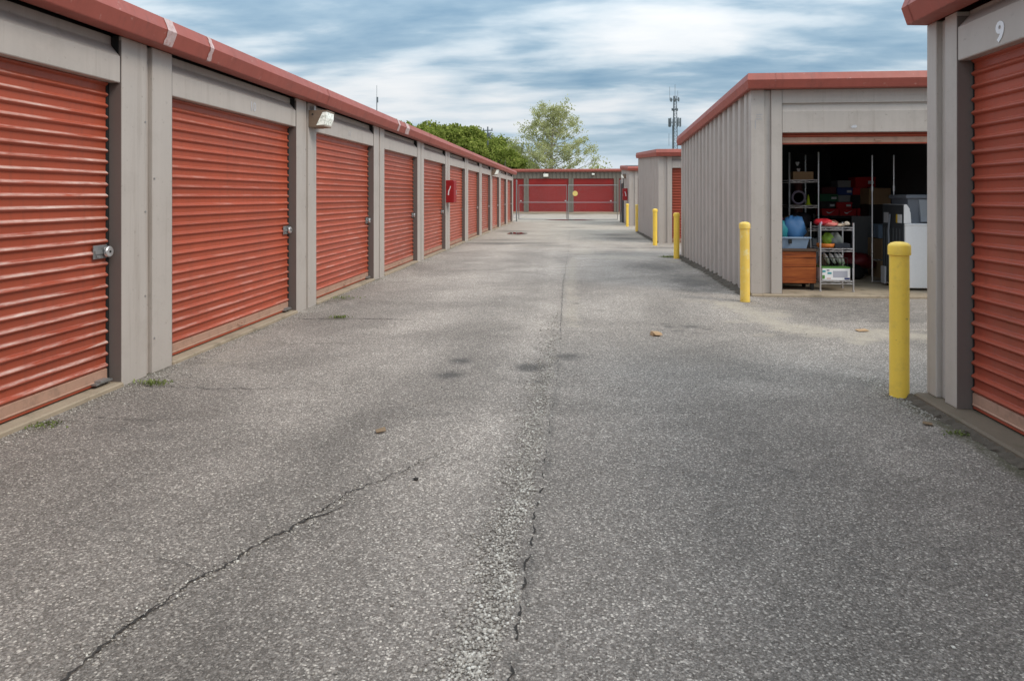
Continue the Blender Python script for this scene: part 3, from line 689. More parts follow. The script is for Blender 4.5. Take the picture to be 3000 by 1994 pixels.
MB().poly([(-.1, .2, ZF + .2), (Lf + .1, .2, ZF + .2), (Lf + .1, 8.2, ZF + .32), (-.1, 8.2, ZF + .32), (-.1, .2, ZF + .1), (Lf + .1, .2, ZF + .1), (Lf + .1, 8.2, ZF + .1), (-.1, 8.2, ZF + .1)], [(0, 1, 2, 3), (7, 6, 5, 4), (2, 6, 7, 3), (1, 5, 6, 2), (3, 7, 4, 0)]).build('roof', 'inner', fb)

# ------------------------------------------------------------------ bollards
def bollard(x, y, label, m='yellow', h=1.02, tilt=0):
    e = empty('bollard', (x, y, 0)); e.rotation_euler = (0, R(tilt), rng.uniform(0, 3)); tag(e, label, 'bollard', 'yellow bollards guarding the building corners')
    s = MB().lathe([(.060, -.05), (.060, .3), (.0605, .6), (.060, h - .088)], 28).build('sleeve', m, e); smooth_by_angle(s)
    c_ = MB().lathe([(.0605, h - .090), (.0685, h - .088), (.0695, h - .080), (.0695, h - .030), (.066, h - .020), (.052, h - .008), (.028, h - .001), (.004, h + .001)], 28).build('cap', m, e); smooth_by_angle(c_, 50)
    return e
bollard(2.177, 4.806, 'nearest yellow bollard, beside the grey pillar of unit 9', h=1.035)
bollard(2.165, 8.914, 'bleached yellow bollard at the corner of the open storage unit', 'yellow_faded', 1.015, .8)
bollard(2.194, 14.945, 'yellow bollard at the rear corner of the open row', h=.99)
bollard(2.209, 18.993, 'yellow bollard in front of the second ribbed row corner', h=1.0)
bollard(2.384, 26.344, 'dark yellow bollard at the rear corner of the second row', 'yellow_faded', 1.03)
bollard(2.344, 30.552, 'farthest yellow bollard, below the small red cabinet', h=1.01)

# ------------------------------------------------------------------ padlocks on the left doors
def padlock(yw, label, z=.955, big=True):
    e = empty('padlock', (-3.183 - .095 + .03, yw, z)); tag(e, label, 'padlock', 'round padlocks on the left row')
    o = MB().lathe([(.034, -.012), (.038, -.008), (.038, .008), (.034, .012)], 20, (.014, 0, 0), 'x').build('body', 'silver', e); smooth_by_angle(o)
    MB().tube([(.012, .018 * math.cos(a) - .022, .018 * math.sin(a) + .016) for a in [R(q) for q in range(-20, 221, 30)]], .005, 6).build('shackle', 'galv', e)
    MB().lathe([(.009, .0), (.009, .002)], 10, (.027, 0, 0), 'x').build('keyhole', 'black', e)
ords = ['worn door nearest the camera', 'door marked 10', 'door right after the wall lamp', 'fourth visible door', 'fifth visible door', None, 'first door past the red cabinet', 'second door past the red cabinet', 'third door past the red cabinet', 'next to last door', 'last door']
for k, od in enumerate(ords):
    if od: padlock(4.553 + 3.05 * k - .065, 'round silver padlock on the ' + od + ' of the left row')

# ------------------------------------------------------------------ wall lamps
def wall_lamp(loc, rz, label, s=1.0, lens='lens'):
    e = empty('wall_lamp', loc, R(rz)); tag(e, label, 'wall lamp', 'wall lamps on the storage rows'); e.scale = (s, s, s)
    h = MB().prism([(0, 0), (0, .225), (-.255, .225), (-.255, .207), (-.19, .203), (-.10, .022), (-.10, 0)], -.15, .15, 'x').build('housing', 'brownlamp', e)
    MB().prism([(-.192, .200), (-.248, .203), (-.244, .12), (-.215, .035), (-.104, .022)], -.142, .142, 'x').build('glass', lens, e)
    MB().box(-.14, .14, -.21, -.045, .004, .021).build('lower_rim', 'brownlamp', e)
    MB().lathe([(.013, 0), (.013, .006)], 10, (-.154, -.055, .17), 'x').build('screw', 'black', e)
    MB().box(-.10, -.05, -.06, -.01, .226, .29).build('sensor', 'galv', e)
wall_lamp((-3.18, 8.09, 2.175), 90, 'bronze wall lamp with bright glass above the pillar after door 10', .88)
wall_lamp((-3.18, 26.4, 2.16), 90, 'distant bronze wall lamp far down the left row')
wall_lamp((-2.16, 52.68, 2.80), 0, 'square wall lamp over the left red door of the end building', 1.3)
wall_lamp((1.45, 52.68, 2.95), 0, 'small pale wall lamp over the right red door of the end building', .7)
wall_lamp((2.49, 33.4, 2.2), -90, 'pale wall lamp on the farthest small right row', .9)

# ------------------------------------------------------------------ extinguisher cabinets
def cabinet(loc, rz, label):
    e = empty('extinguisher_cabinet', loc, R(rz)); tag(e, label, 'cabinet', 'red fire extinguisher cabinets')
    MB().bbox(-.2, .2, -.19, 0, 0, .56, .008).build('case', 'redbox', e)
    d = MB().bbox(-.19, .19, -.204, -.191, .012, .548, .004).build('door', 'redbox', e)
    MB().box(.12, .15, -.215, -.205, .2, .32).build('handle', 'silver', d)
    # white extinguisher pictogram on both flanks
    for sx_ in (-1, 1):
        x0, x1 = sorted((sx_ * .2005, sx_ * .203))
        MB().prism([(-.13, .40), (-.115, .42), (-.09, .34), (-.065, .30), (-.055, .19), (-.085, .19), (-.088, .28), (-.11, .33)], x0, x1, 'x').build('pictogram', 'letter', e)
cabinet((-3.185, 16.98, 1.18), 90, 'red fire extinguisher cabinet on a pillar of the left row')
cabinet((2.47, 32.3, 1.15), -90, 'small red cabinet on the farthest right row')

# ------------------------------------------------------------------ gate
gt = empty('chain_link_gate', (0, 36.2, 0)); tag(gt, 'galvanised double swing chain-link gate across the far end', 'gate')
for x in (-3.05, 2.42):
    MB().tube([(x, 0, -.1), (x, 0, 2.15)], .038, 10).lathe([(.045, 2.15), (.04, 2.18), (.01, 2.2)], 10, (x, 0, 0)).build('post', 'galv', gt)
def chain(x0, x1, z0, z1, sp=.06, r_=.0011):
    V_, F_ = [], []; w, h_ = x1 - x0, z1 - z0
    for sg in (1, -1):
        for c_ in np.arange(-h_, w, sp):
            a, b_ = max(0, c_), min(w, c_ + h_)
            if b_ - a < .03: continue
            xa, xb = (x0 + a, x0 + b_); za, zb_ = (z0 + (a - c_), z0 + (b_ - c_))
            if sg < 0: za, zb_ = z1 - (a - c_), z1 - (b_ - c_)
            o = len(V_)
            for X_, Z_ in ((xa, za), (xb, zb_)): V_ += [(X_, -r_ * sg, Z_ - r_), (X_, -r_ * sg, Z_ + r_), (X_, r_ + .001 * sg, Z_)]
            F_ += [(o, o + 1, o + 4, o + 3), (o + 1, o + 2, o + 5, o + 4), (o + 2, o, o + 3, o + 5)]
    return MB().poly(V_, F_)
for x0, x1 in ((-2.93, -.40), (-.31, 2.27)):
    lf = MB().tube([(x0, 0, .12), (x0, 0, 1.92), (x1, 0, 1.92), (x1, 0, .12), (x0, 0, .12)], .024, 8).build('leaf_frame', 'galv', gt)
    MB().tube([(x0, 0, 1.015), (x1, 0, 1.015)], .016, 8).build('rail', 'galv', lf)
    chain(x0, x1, .12, 1.92).build('chain_link', 'galv', lf)
MB().tube([(-.355, -.03, .02), (-.355, -.03, 1.1)], .012, 6).build('drop_bolt', 'galv', gt)
MB().box(-.42, -.29, -.05, -.025, .98, 1.05).build('latch', 'galv', gt)
rs = MB().lathe([(.135, -.002), (.137, .002)], 28, (0, 0, 0), 'y').build('round_sign', simple('pale_yellow_sign', (.80, .62, .20)), None, (.054, 36.14, 1.484)); tag(rs, 'round pale yellow sign hanging on the right gate leaf', 'sign')

# ------------------------------------------------------------------ trees
def leaf_quads(cent, size):
    n = len(cent); u = nrng.normal(size=(n, 3)); u /= np.linalg.norm(u, axis=1)[:, None]
    w = np.cross(u, nrng.normal(size=(n, 3))); w /= np.linalg.norm(w, axis=1)[:, None]
    s = (size * nrng.uniform(.6, 1.35, n))[:, None]
    v = np.stack([cent - u * s, cent + w * s * .6, cent + u * s, cent - w * s * .6], 1)
    return v.reshape(-1, 3), np.arange(4 * n).reshape(n, 4)
def branch_pts(p0, p1, bend, k=5):
    return [p0.lerp(p1, t / k) + Vector((0, 0, bend * math.sin(math.pi * t / k))) for t in range(k + 1)]
def sycamore():
    e = empty('tree', (-2.5, 78, 0)); tag(e, 'pale green sparse spring tree rising behind the end building', 'tree')
    tr = MB(); H = 12.2
    trunk = [Vector((.12 * math.sin(z * .8), .1 * math.cos(z), z)) for z in np.linspace(-.1, H - 1.2, 12)]
    tr.tube(trunk, [.30 * (1 - .88 * i / 11) + .02 for i in range(12)], 9)
    half = lambda z, s: np.interp(z, [3.0, 4.6, 5.6, 7.0, 8.3, 9.6, 10.8, 12.3], [4.6, 6.0, 6.1, 5.7, 5.0, 3.5, 2.5, 1.0]) * (1.0 if s < 0 else .97)
    tips = []
    for i in range(46):
        z0 = 2.6 + 7.6 * (i / 46) ** .9; a = i * 2.39996 + rng.uniform(-.3, .3)
        reach = z0 + rng.uniform(1.0, 2.6) + (.5 if z0 < 5 else 0)
        zt = min(12.0, reach); rr = half(zt, math.cos(a)) * rng.uniform(.62, 1.0)
        k = min(11, int(z0 / (H - 1.2) * 11)); p0 = trunk[k]; p0 = Vector((p0.x, p0.y, z0)); p1 = Vector((rr * math.cos(a), rr * math.sin(a), zt))
        bp = branch_pts(p0, p1, -.25); r0 = .085 * (1 - z0 / 15)
        tr.tube(bp, [r0 * (1 - .8 * t / 5) for t in range(6)], 5)
        for j in range(9):
            t = rng.uniform(.3, 1.0); q = p0.lerp(p1, t); d = Vector((rng.gauss(0, .8), rng.gauss(0, .8), rng.uniform(-.1, 1.0))); q2 = q + d * rng.uniform(.5, 1.15)
            tr.tube([q, q.lerp(q2, .5) + Vector((0, 0, .05)), q2], [.022, .015, .006], 4); tips += [q2, q.lerp(q2, .55)]
        tips.append(p1)
    tr.build('trunk', 'bark', e)
    T = np.array([tuple(t) for t in tips]); w = nrng.uniform(.2, 1.6, len(T))
    w *= np.interp(T[:, 2], [3, 6, 9, 12], [.75, 1.0, 1.1, .8]) * np.where(np.hypot(T[:, 0], T[:, 1]) < 1.2, .45, 1.0)
    rep = np.repeat(np.arange(len(T)), (w * 24).astype(int)); c_ = T[rep] + nrng.normal(0, .20, (len(rep), 3)) * np.array([1, 1, .85])
    v, q = leaf_quads(c_, .10); put('crown', np_mesh('crown', v, q, 'leaf_light'), e)
sycamore()
def bush(x, y, rx, h_, label, m='leaf_light', n=1500):
    e = empty('bush', (x, y, 0)); tag(e, label, 'bush'); t = MB(); 
    for k in range(7):
        a = k * .9; t.tube([(0, 0, 0), (rx * .4 * math.cos(a), .4 * math.sin(a), h_ * .5), (rx * .8 * math.cos(a), .8 * math.sin(a), h_ * .85)], [.06, .04, .015], 5)
    t.build('stems', 'bark', e)
    c_ = np.stack([nrng.normal(0, rx * .45, n), nrng.normal(0, .7, n), h_ * .55 + nrng.normal(0, h_ * .2, n)], 1)
    cl = nrng.normal(0, 1, (24, 3)) * [rx * .45, .6, h_ * .16] + [0, 0, h_ * .66]; c2 = cl[nrng.integers(0, 24, n)] + nrng.normal(0, .28, (n, 3))
    v, q = leaf_quads(np.concatenate([c_, c2]), .13); put('crown', np_mesh('crown', v, q, m), e)
bush(2.3, 70, 1.9, 4.6, 'low pale bush peeping over the end building roof right of the tree')
# wooded hillside
hx = np.linspace(-75, 8, 28); hy = np.linspace(84, 150, 14); HX, HY = np.meshgrid(hx, hy)
def hill_h(x, y): return np.interp(x, [-75, -45, -26, -18, -12, -8, -5.5, 0, 8], [14, 12, 8.4, 7.9, 6.2, 4.1, 1.4, 0, -.2]) * np.clip((y - 84) / 14, 0, 1) + np.clip((y - 104) / 60, 0, 1) * 1.5
hz_ = hill_h(HX, HY) - .1; hi = np.arange(HX.size).reshape(HX.shape)
hm = np_mesh('hill', np.stack([HX.ravel(), HY.ravel(), hz_.ravel()], 1), np.stack([hi[:-1, :-1].ravel(), hi[:-1, 1:].ravel(), hi[1:, 1:].ravel(), hi[1:, :-1].ravel()], 1), 'ground')
tag(put('hill', hm), 'low hill behind the left row', 'hill', kind='structure')
cs = []; stems = MB()
for k in range(130):
    x = rng.uniform(-48, -6.4); y = rng.uniform(93, 122); base = float(hill_h(x, y)); h_ = rng.uniform(2.8, 4.6) * (1 if x < -9 else .7); r_ = rng.uniform(1.2, 2.2)
    top = base + h_; m_ = 900
    ph = nrng.uniform(0, 6.28, m_); ct = nrng.uniform(-.5, 1, m_); st_ = np.sqrt(1 - ct * ct)
    rad = r_ * nrng.uniform(.75, 1.06, m_) * (1 + .18 * np.sin(ph * 3 + k) + .12 * np.sin(ct * 7 + k))
    cs.append(np.stack([x + rad * st_ * np.cos(ph), y + rad * st_ * np.sin(ph), top - r_ + rad * ct * 1.0], 1))
    stems.tube([(x, y, base - .3), (x, y, top - r_)], .12, 5)
v, q = leaf_quads(np.concatenate(cs), .23)
wd = tag(put('woodland', np_mesh('woodland', v, q, 'leaf_wood')), 'dense green wood on the hill behind the left row', 'wood', kind='stuff')
so = stems.build('trunks', 'bark', wd); so['kind'] = 'stuff'

# ------------------------------------------------------------------ masts
def lattice(x, y, H, w0, w1, label):
    e = empty('lattice_tower', (x, y, 0)); tag(e, label, 'tower'); t = MB(); n = 30
    corner = lambda z, k: (lambda w: Vector((w * math.cos(R(90 + 120 * k + 12)), w * math.sin(R(90 + 120 * k + 12)), z)))(w0 + (w1 - w0) * z / H)
    for k in range(3): t.tube([corner(0, k), corner(H, k)], .075, 6)
    for i in range(n):
        z0, z1 = H * i / n, H * (i + 1) / n
        for k in range(3):
            t.tube([corner(z0, k), corner(z1, (k + 1) % 3)], .03, 4); t.tube([corner(z1, k), corner(z1, (k + 1) % 3)], .03, 4)
    t.build('mast', 'steel_tower', e)
    MB().tube([(-.42, -.1, 0), (-.42, -.1, 15.6)], .11, 8).build('cable_pipe', 'steel_tower', e)
    for zc_, rr, hh, nn in ((20.8, .85, .7, 6), (16.2, 1.15, 1.7, 9), (18.8, .55, .5, 4)):
        a = MB()
        for k in range(nn):
            an = 6.283 * k / nn + .3; q = (rr * math.cos(an), rr * math.sin(an))
            a.box(q[0] - .13, q[0] + .13, q[1] - .10, q[1] + .10, zc_ - hh / 2, zc_ + hh / 2)
        a.tube([(rr * math.cos(6.283 * k / 12), rr * math.sin(6.283 * k / 12), zc_) for k in range(13)], .05, 5)
        for k in range(3): a.tube([(0, 0, zc_ - .1), (rr * math.cos(R(120 * k + 30)), rr * math.sin(R(120 * k + 30)), zc_)], .04, 5)
        a.build('antenna_panels', 'steel_tower', e)
    for dx, z0, z1 in ((-1.0, 20.6, 23.4), (.05, 20.6, 23.9), (.6, 20.6, 22.6), (-1.15, 11.5, 14)): MB().tube([(dx, 0, z0), (dx, 0, z1)], .035, 5).build('whip_antenna', 'steel_tower', e)
lattice(20.2, 140, 21.5, .75, .34, 'grey steel lattice cell tower rising behind the right rows')
mst = empty('antenna_mast', (-17.66, 60, 0)); tag(mst, 'thin antenna mast standing behind the left roof', 'antenna mast')
MB().tube([(0, 0, 0), (0, 0, 9.9)], .045, 6).build('mast', 'steel_tower', mst); MB().tube([(0, 0, 9.9), (0, 0, 11.3)], .018, 5).build('whip_antenna', 'steel_tower', mst); MB().box(-.03, .12, -.04, .04, 9.75, 10.25).build('antenna_box', 'steel_tower', mst)
up = empty('utility_pole', (-13.2, 104, 0)); tag(up, 'utility pole with crossarm poking out above the wood', 'utility pole')
MB().tube([(0, 0, 0), (0, 0, 12.0)], [.16, .11], 8).build('pole', 'steel_tower', up); MB().box(-.75, .75, -.06, .06, 11.35, 11.5).build('crossarm', 'steel_tower', up)
for dx in (-.65, 0, .65): MB().lathe([(.06, 11.5), (.09, 11.6), (.05, 11.8)], 8, (dx, 0, 0)).build('insulator', 'steel_tower', up)
MB().lathe([(.2, 10.4), (.22, 10.5), (.22, 11.0), (.15, 11.1)], 10, (.25, 0, 0)).build('transformer', 'steel_tower', up)

# ------------------------------------------------------------------ belongings in the open unit (x, y from the unit's front left corner)
ox, oy, fz = 2.362, 9.41, .036
def at(x, y, z=0): return (ox + x, oy + y, fz + z)
# cedar chest
e = empty('wooden_chest', at(.70, .62)); tag(e, 'orange-brown cedar chest low on the left of the open unit', 'chest')
for k, (z0, z1) in enumerate(((.095, .318), (.322, .445), (.449, .535))): MB().bbox(-.285, .285, -.21, .21, z0, z1, .004).build('plank', 'cedar', e)
MB().bbox(-.30, .30, -.225, .225, .538, .572, .006).build('lid', simple('dull_lid_wood', (.10, .06, .04)), e)
for x in (-.24, .24):
    for y in (-.17, .17): MB().lathe([(.025, 0), (.03, .04), (.028, .095)], 10, (x, y, 0)).build('foot', 'black', e)
# tote with bags
e = empty('storage_tote', at(.64, .62, .575)); tag(e, 'pale blue plastic tote standing on the cedar chest', 'tote')
MB().poly([(-.23, -.16, 0), (.23, -.16, 0), (.23, .16, 0), (-.23, .16, 0), (-.26, -.19, .15), (.26, -.19, .15), (.26, .19, .15), (-.26, .19, .15), (-.245, -.175, .15), (.245, -.175, .15), (.245, .175, .15), (-.245, .175, .15), (-.22, -.15, .01), (.22, -.15, .01), (.22, .15, .01), (-.22, .15, .01)],
          [(3, 2, 1, 0), (0, 1, 5, 4), (1, 2, 6, 5), (2, 3, 7, 6), (3, 0, 4, 7), (4, 5, 9, 8), (5, 6, 10, 9), (6, 7, 11, 10), (7, 4, 8, 11), (8, 9, 13, 12), (9, 10, 14, 13), (10, 11, 15, 14), (11, 8, 12, 15), (12, 13, 14, 15)]).build('bin', 'blue_tote', e)
MB().tube([(-.275, -.205, .15), (.275, -.205, .15), (.275, .205, .15), (-.275, .205, .15), (-.275, -.205, .15)], .012, 6).build('rim', 'blue_tote', e)
MB().box(-.02, .02, -.205, -.185, .07, .13).build('clip', 'black', e)
def lump(name, c, r_, m, label, cat, seed, group=None, parent=None, squash=1.0):
    rr = random.Random(seed); mb = MB(); nu, nv = 16, 10; pr = []
    for j in range(nv + 1):
        ph = math.pi * j / nv
        for i in range(nu):
            th_ = 2 * math.pi * i / nu; k = 1 + .16 * math.sin(3 * th_ + seed) * math.sin(2 * ph) + .10 * math.sin(5 * th_ + 2 * ph * seed) + rr.uniform(-.05, .05)
            pr.append((r_[0] * k * math.sin(ph) * math.cos(th_), r_[1] * k * math.sin(ph) * math.sin(th_), max(-r_[2] * .8, r_[2] * k * math.cos(ph))))
    mb.poly(pr, [(j * nu + i, (j + 1) * nu + i, (j + 1) * nu + (i + 1) % nu, j * nu + (i + 1) % nu) for j in range(nv) for i in range(nu)])
    o = mb.build(name, m, parent, c, smooth=True)
    if cat: tag(o, label, cat, group)
    return o
lump('blue_bag', at(.74, .64, .80), (.17, .14, .21), simple('blue_bag_cloth', (.035, .14, .33)), 'crumpled blue bag bulging out of the tote', 'bag', 3)
lump('teal_bag', at(.53, .60, .80), (.14, .12, .17), simple('teal_bag_cloth', (.02, .22, .26)), 'teal bag stuffed into the left of the tote', 'bag', 5)
lump('pink_cloth', at(.52, .70, .96), (.10, .09, .06), simple('pink_cloth_fabric', (.35, .12, .22)), 'bit of pink cloth on top of the teal bag', 'cloth', 8)
# chrome wire shelving
def wire_shelf(loc, w, d, h_, levels, label, m='chrome', r_=.012):
    e = empty('wire_shelf', loc); tag(e, label, 'shelf')
    for x in (0, w):
        for y in (0, d): MB().tube([(x, y, 0), (x, y, h_)], r_, 8).lathe([(r_ * 1.5, 0), (r_ * 1.5, .02)], 8, (x, y, 0)).build('post', m, e)
    for z in levels:
        s = MB()
        for zz in (z, z - .035):
            s.tube([(0, 0, zz), (w, 0, zz)], .005, 6).tube([(0, d, zz), (w, d, zz)], .005, 6).tube([(0, 0, zz), (0, d, zz)], .005, 6).tube([(w, 0, zz), (w, d, zz)], .005, 6)
        n = int(w / .045)
        for k in range(1, n): s.tube([(w * k / n, 0, z + .004), (w * k / n, d, z + .004)], .0025, 4)
        nz = int(w / .09); s.tube([(w * k / nz, -.002, z - (.035 if k % 2 else .004)) for k in range(nz + 1)], .0035, 4)
        s.build('shelf_tier', m, e)
    return e
wire_shelf(at(1.002, .30), .435, .38, .94, (.14, .585, .875), 'small three-tier chrome wire cart at the front of the open unit')
wire_shelf(at(.985, 1.6), .44, .60, 1.99, (.45, .80, 1.16, 1.56), 'tall chrome wire shelf standing behind the cedar chest', r_=.014)
e = empty('garment_rack', at(2.10, 1.30)); tag(e, 'narrow chrome garment rack standing behind the washing machine', 'rack')
for x in (0, .31): MB().tube([(x, 0, .02), (x, 0, 1.92)], .012, 8).lathe([(.02, 1.38), (.02, 1.46)], 8, (x, 0, 0)).build('upright', 'chrome', e)
for z in (.03, .35): MB().tube([(0, 0, z), (.31, 0, z)], .01, 6).build('crossbar', 'chrome', e)
wire_shelf(at(1.88, 3.15), 1.12, .42, 1.0, (.30, .955), 'dark wire shelf at the back holding the shoe boxes', 'inner', .012)
# things on the small cart
def cbox(name, c, s, m, label, cat, group=None, rz=0, stripe=None):
    e = MB().bbox(-s[0] / 2, s[0] / 2, -s[1] / 2, s[1] / 2, 0, s[2], .003).build(name, m, None, c, rz); tag(e, label, cat, group); return e
hb = cbox('white_carton', at(1.225, .46, .150), (.37, .24, .18), 'white', 'white carton with green top edge on the lowest cart tier', 'carton')
gs = simple('green_print', (.10, .26, .05)); ts = simple('teal_print', (.05, .32, .36)); ns = simple('navy_print', (.02, .03, .14)); gr = simple('grey_print', (.42, .42, .48))
MB().box(-.186, .186, -.1215, .1215, .163, .1805).build('green_band', gs, hb)
for x0, x1, z0, z1, m in [(-.183, -.15, .02, .07, gs), (-.183, -.14, .11, .135, ts), (-.115, -.06, .085, .11, ts), (-.04, .15, .04, .13, gr), (.11, .18, .012, .035, ns), (-.125, -.09, .13, .142, ns), (-.125, -.07, .02, .03, simple('pink_print', (.55, .25, .2)))]: MB().box(x0, x1, -.1225, -.1202, z0, z1).build('printed_patch', m, hb)
lump('red_cloth', at(1.10, .47, .94), (.13, .14, .05), simple('bright_red_cloth', (.48, .01, .02)), 'bright red cloth heaped on the cart top', 'cloth', 11)
lump('brown_toy', at(1.24, .48, .925), (.07, .09, .045), simple('brown_plush', (.16, .05, .03)), 'small brown soft toy between red cloth and pale toys', 'toy', 12)
for k, (x, y) in enumerate([(1.31, .42), (1.37, .5), (1.33, .56)]):
    a = .5 + k; MB().tube([at(x - .04 * math.cos(a), y - .04 * math.sin(a), .905), at(x, y, .915), at(x + .04 * math.cos(a), y + .04 * math.sin(a), .908)], [.018, .010, .018], 8)
    o = MB().tube([(-.05, 0, 0), (-.03, 0, .004), (0, 0, 0), (.03, 0, .004), (.05, 0, 0)], [.012, .022, .011, .022, .012], 8).build('pale_toy', simple('bone_white', (.62, .48, .36)), None, at(x, y, .902), a)
    tag(o, ['front', 'right', 'rear'][k] + ' bone-shaped cream toy on the cart top', 'toy', 'bone toys on the cart')
for k, (x, y, c_, nm) in enumerate([(1.05, .38, (.55, .30, .45), 'lilac'), (1.20, .40, (.62, .42, .30), 'peach'), (1.27, .57, (.45, .06, .04), 'brick red'), (1.39, .40, (.66, .56, .45), 'cream')]):
    lump('small_toy', at(x, y, .925), (.035, .035, .03), simple('toy_' + nm.replace(' ', '_'), c_), 'small ' + nm + ' soft toy in the heap on the cart top', 'toy', 40 + k, 'toys heaped on the cart')
lump('red_pink_cloth', at(1.16, .36, .915), (.09, .06, .03), simple('pink_red_cloth', (.60, .16, .14)), 'pinkish cloth hanging at the front of the cart top', 'cloth', 15)
o = MB().lathe([(.10, 0), (.12, .02), (.122, .055), (.108, .058), (.09, .03), (.02, .025)], 22).build('orange_dish', simple('orange_plastic', (.55, .15, .015)), None, at(1.13, .46, .592), smooth=True); tag(o, 'round orange plastic dish on the middle cart tier', 'dish')
lump('green_bag', at(1.19, .55, .69), (.08, .06, .10), simple('lime_bag', (.16, .30, .02)), 'lime green bag behind the orange dish on the cart', 'bag', 17)
lump('grey_bag', at(1.29, .55, .69), (.10, .07, .10), simple('grey_bag_film', (.18, .20, .19)), 'grey plastic bag beside the lime bag on the cart', 'bag', 18)
cbox('black_tray', at(1.32, .46, .592), (.20, .2, .06), simple('black_tray_plastic', (.015, .02, .03)), 'black tray right of the orange dish on the cart', 'tray')
e = empty('dish_rack', at(1.24, .50, .33)); tag(e, 'black dish rack with white plates above the white carton', 'rack')
f_ = MB()
for y in (-.09, .09): f_.tube([(-.16, y, 0), (.16, y, 0)], .005, 5).tube([(-.16, y, .12), (.16, y, .12)], .005, 5)
for k in range(9): f_.tube([(-.16 + .04 * k, -.09, 0), (-.16 + .04 * k, -.09, .12)], .003, 4).tube([(-.16 + .04 * k, .09, 0), (-.16 + .04 * k, .09, .12)], .003, 4)
f_.build('frame', 'black', e)
for k, x in enumerate((-.10, -.02, .05, .10)):
    p_ = MB().lathe([(.02, 0), (.06, .003), (.085, .012), (.086, .016), (.05, .008), (.01, .006)], 18, (0, 0, 0), 'x').build('plate', 'white', e, (x, 0, .10)); p_.rotation_euler = (0, R(-24), 0)
# things on the tall shelf
cbox('cardboard_box', at(1.22, 1.80, 1.565), (.31, .25, .125), 'cardboard', 'small cardboard box on the upper tier of the tall shelf', 'box')
for x, label in ((1.16, 'left small white label on the shelf box'),): pass
o = MB().lathe([(.018 * math.cos(a) + .095, .018 * math.sin(a)) for a in [R(q) for q in range(0, 361, 45)]], 24, (0, 0, 0), 'y').build('woven_wreath', simple('lilac_grey_weave', (.22, .18, .24)), None, at(1.15, 1.68, 1.285)); tag(o, 'round lilac-grey wreath leaning on the tall shelf', 'wreath')
o = MB().lathe([(.10, -.004), (.10, .004)], 24, (0, 0, 0), 'y').build('purple_plate', simple('dark_purple', (.04, .02, .05)), None, at(1.15, 1.72, 1.285)); tag(o, 'dark purple round plate behind the lilac wreath', 'plate')
o = MB().lathe([(.045, 0), (.046, .012), (.03, .018), (.022, .07), (.014, .12), (.006, .16), (.003, .17)], 16).build('toy_cone', simple('lime_plastic', (.42, .52, .01)), None, at(1.29, 1.66, 1.168), smooth=True); tag(o, 'bright lime green cone on the tall shelf', 'cone')
for k, (x, z) in enumerate(((1.134, 1.79), (1.152, 1.69))):
    o = MB().prism([(-.03, .05), (-.012, .055), (0, .045), (.012, .055), (.03, .05), (.012, .0), (0, -.01), (-.012, 0)], -.008, .008, 'y').build('heart_ornament', 'faded', None, at(x, 1.69, z)); tag(o, ('upper' if k == 0 else 'lower') + ' small pale heart ornament over the cardboard box', 'ornament', 'heart ornaments')
lump('dark_bag', at(1.2, 1.85, .92), (.18, .2, .12), simple('dark_bag_cloth', (.03, .025, .03)), 'dark bag on the lower tier of the tall shelf', 'bag', 21)
lump('patterned_bundle', at(.90, 1.25, .92), (.12, .12, .09), simple('brown_bundle', (.10, .06, .03)), 'brown bundle between the tote and the tall shelf', 'bundle', 23)
cbox('low_cabinet', at(.92, 1.25, 0), (.35, .4, .83), simple('dark_cabinet', (.035, .025, .02)), 'dark low cabinet behind the cedar chest', 'cabinet')
# shoe boxes at the back
SB = [  # x, z0, w, h, colour, logo, label
 (2.03, .995, .28, .125, 'r', 1, 'red shoe box with pale tick mark, left in the bottom row'),
 (2.33, .995, .28, .125, 'r', 1, 'red shoe box with pale tick mark, middle of the bottom row'),
 (2.63, .995, .30, .135, 'r', 2, 'red shoe box with the largest pale tick mark, right in the bottom row'),
 (2.00, 1.125, .26, .12, 'k', 0, 'black shoe box standing on the left red box'),
 (2.28, 1.125, .26, .11, 'r', 0, 'plain red shoe box with white end label in the second row'),
 (2.55, 1.135, .22, .10, 'k', 0, 'black shoe box with white end label in the second row'),
 (2.84, .995, .10, .14, 'b', 0, 'small blue box at the right end of the bottom row'),
 (2.00, 1.25, .30, .13, 'g', 0, 'dark green shoe box with pale label in the third row'),
 (2.31, 1.24, .20, .12, 'w', 0, 'grey-white box in the third row between green and black'),
 (2.54, 1.24, .24, .12, 'k', 0, 'black shoe box under the red ones in the third row'),
 (2.02, 1.385, .25, .12, 'm', 0, 'maroon shoe box in the fourth row'),
 (2.29, 1.365, .26, .13, 'b', 0, 'navy shoe box in the fourth row'),
 (2.56, 1.365, .24, .13, 'r', 0, 'red box with white end label in the fourth row'),
 (2.30, 1.50, .22, .12, 'w', 0, 'grey box on top of the navy shoe box'),
 (2.60, 1.50, .34, .18, 'r', 0, 'large red box at the top of the shoe box stack')]
cm = {'r': simple('shoe_box_red', (.55, .012, .018)), 'k': simple('shoe_box_black', (.02, .02, .022)), 'b': simple('shoe_box_navy', (.02, .06, .26)), 'w': simple('shoe_box_grey', (.30, .31, .33)), 'g': simple('shoe_box_green', (.02, .14, .07)), 'm': simple('shoe_box_maroon', (.10, .015, .02))}
swoosh = [(-.065, .010), (-.05, -.018), (-.02, -.026), (.075, .034), (-.012, -.002), (-.035, -.002)]
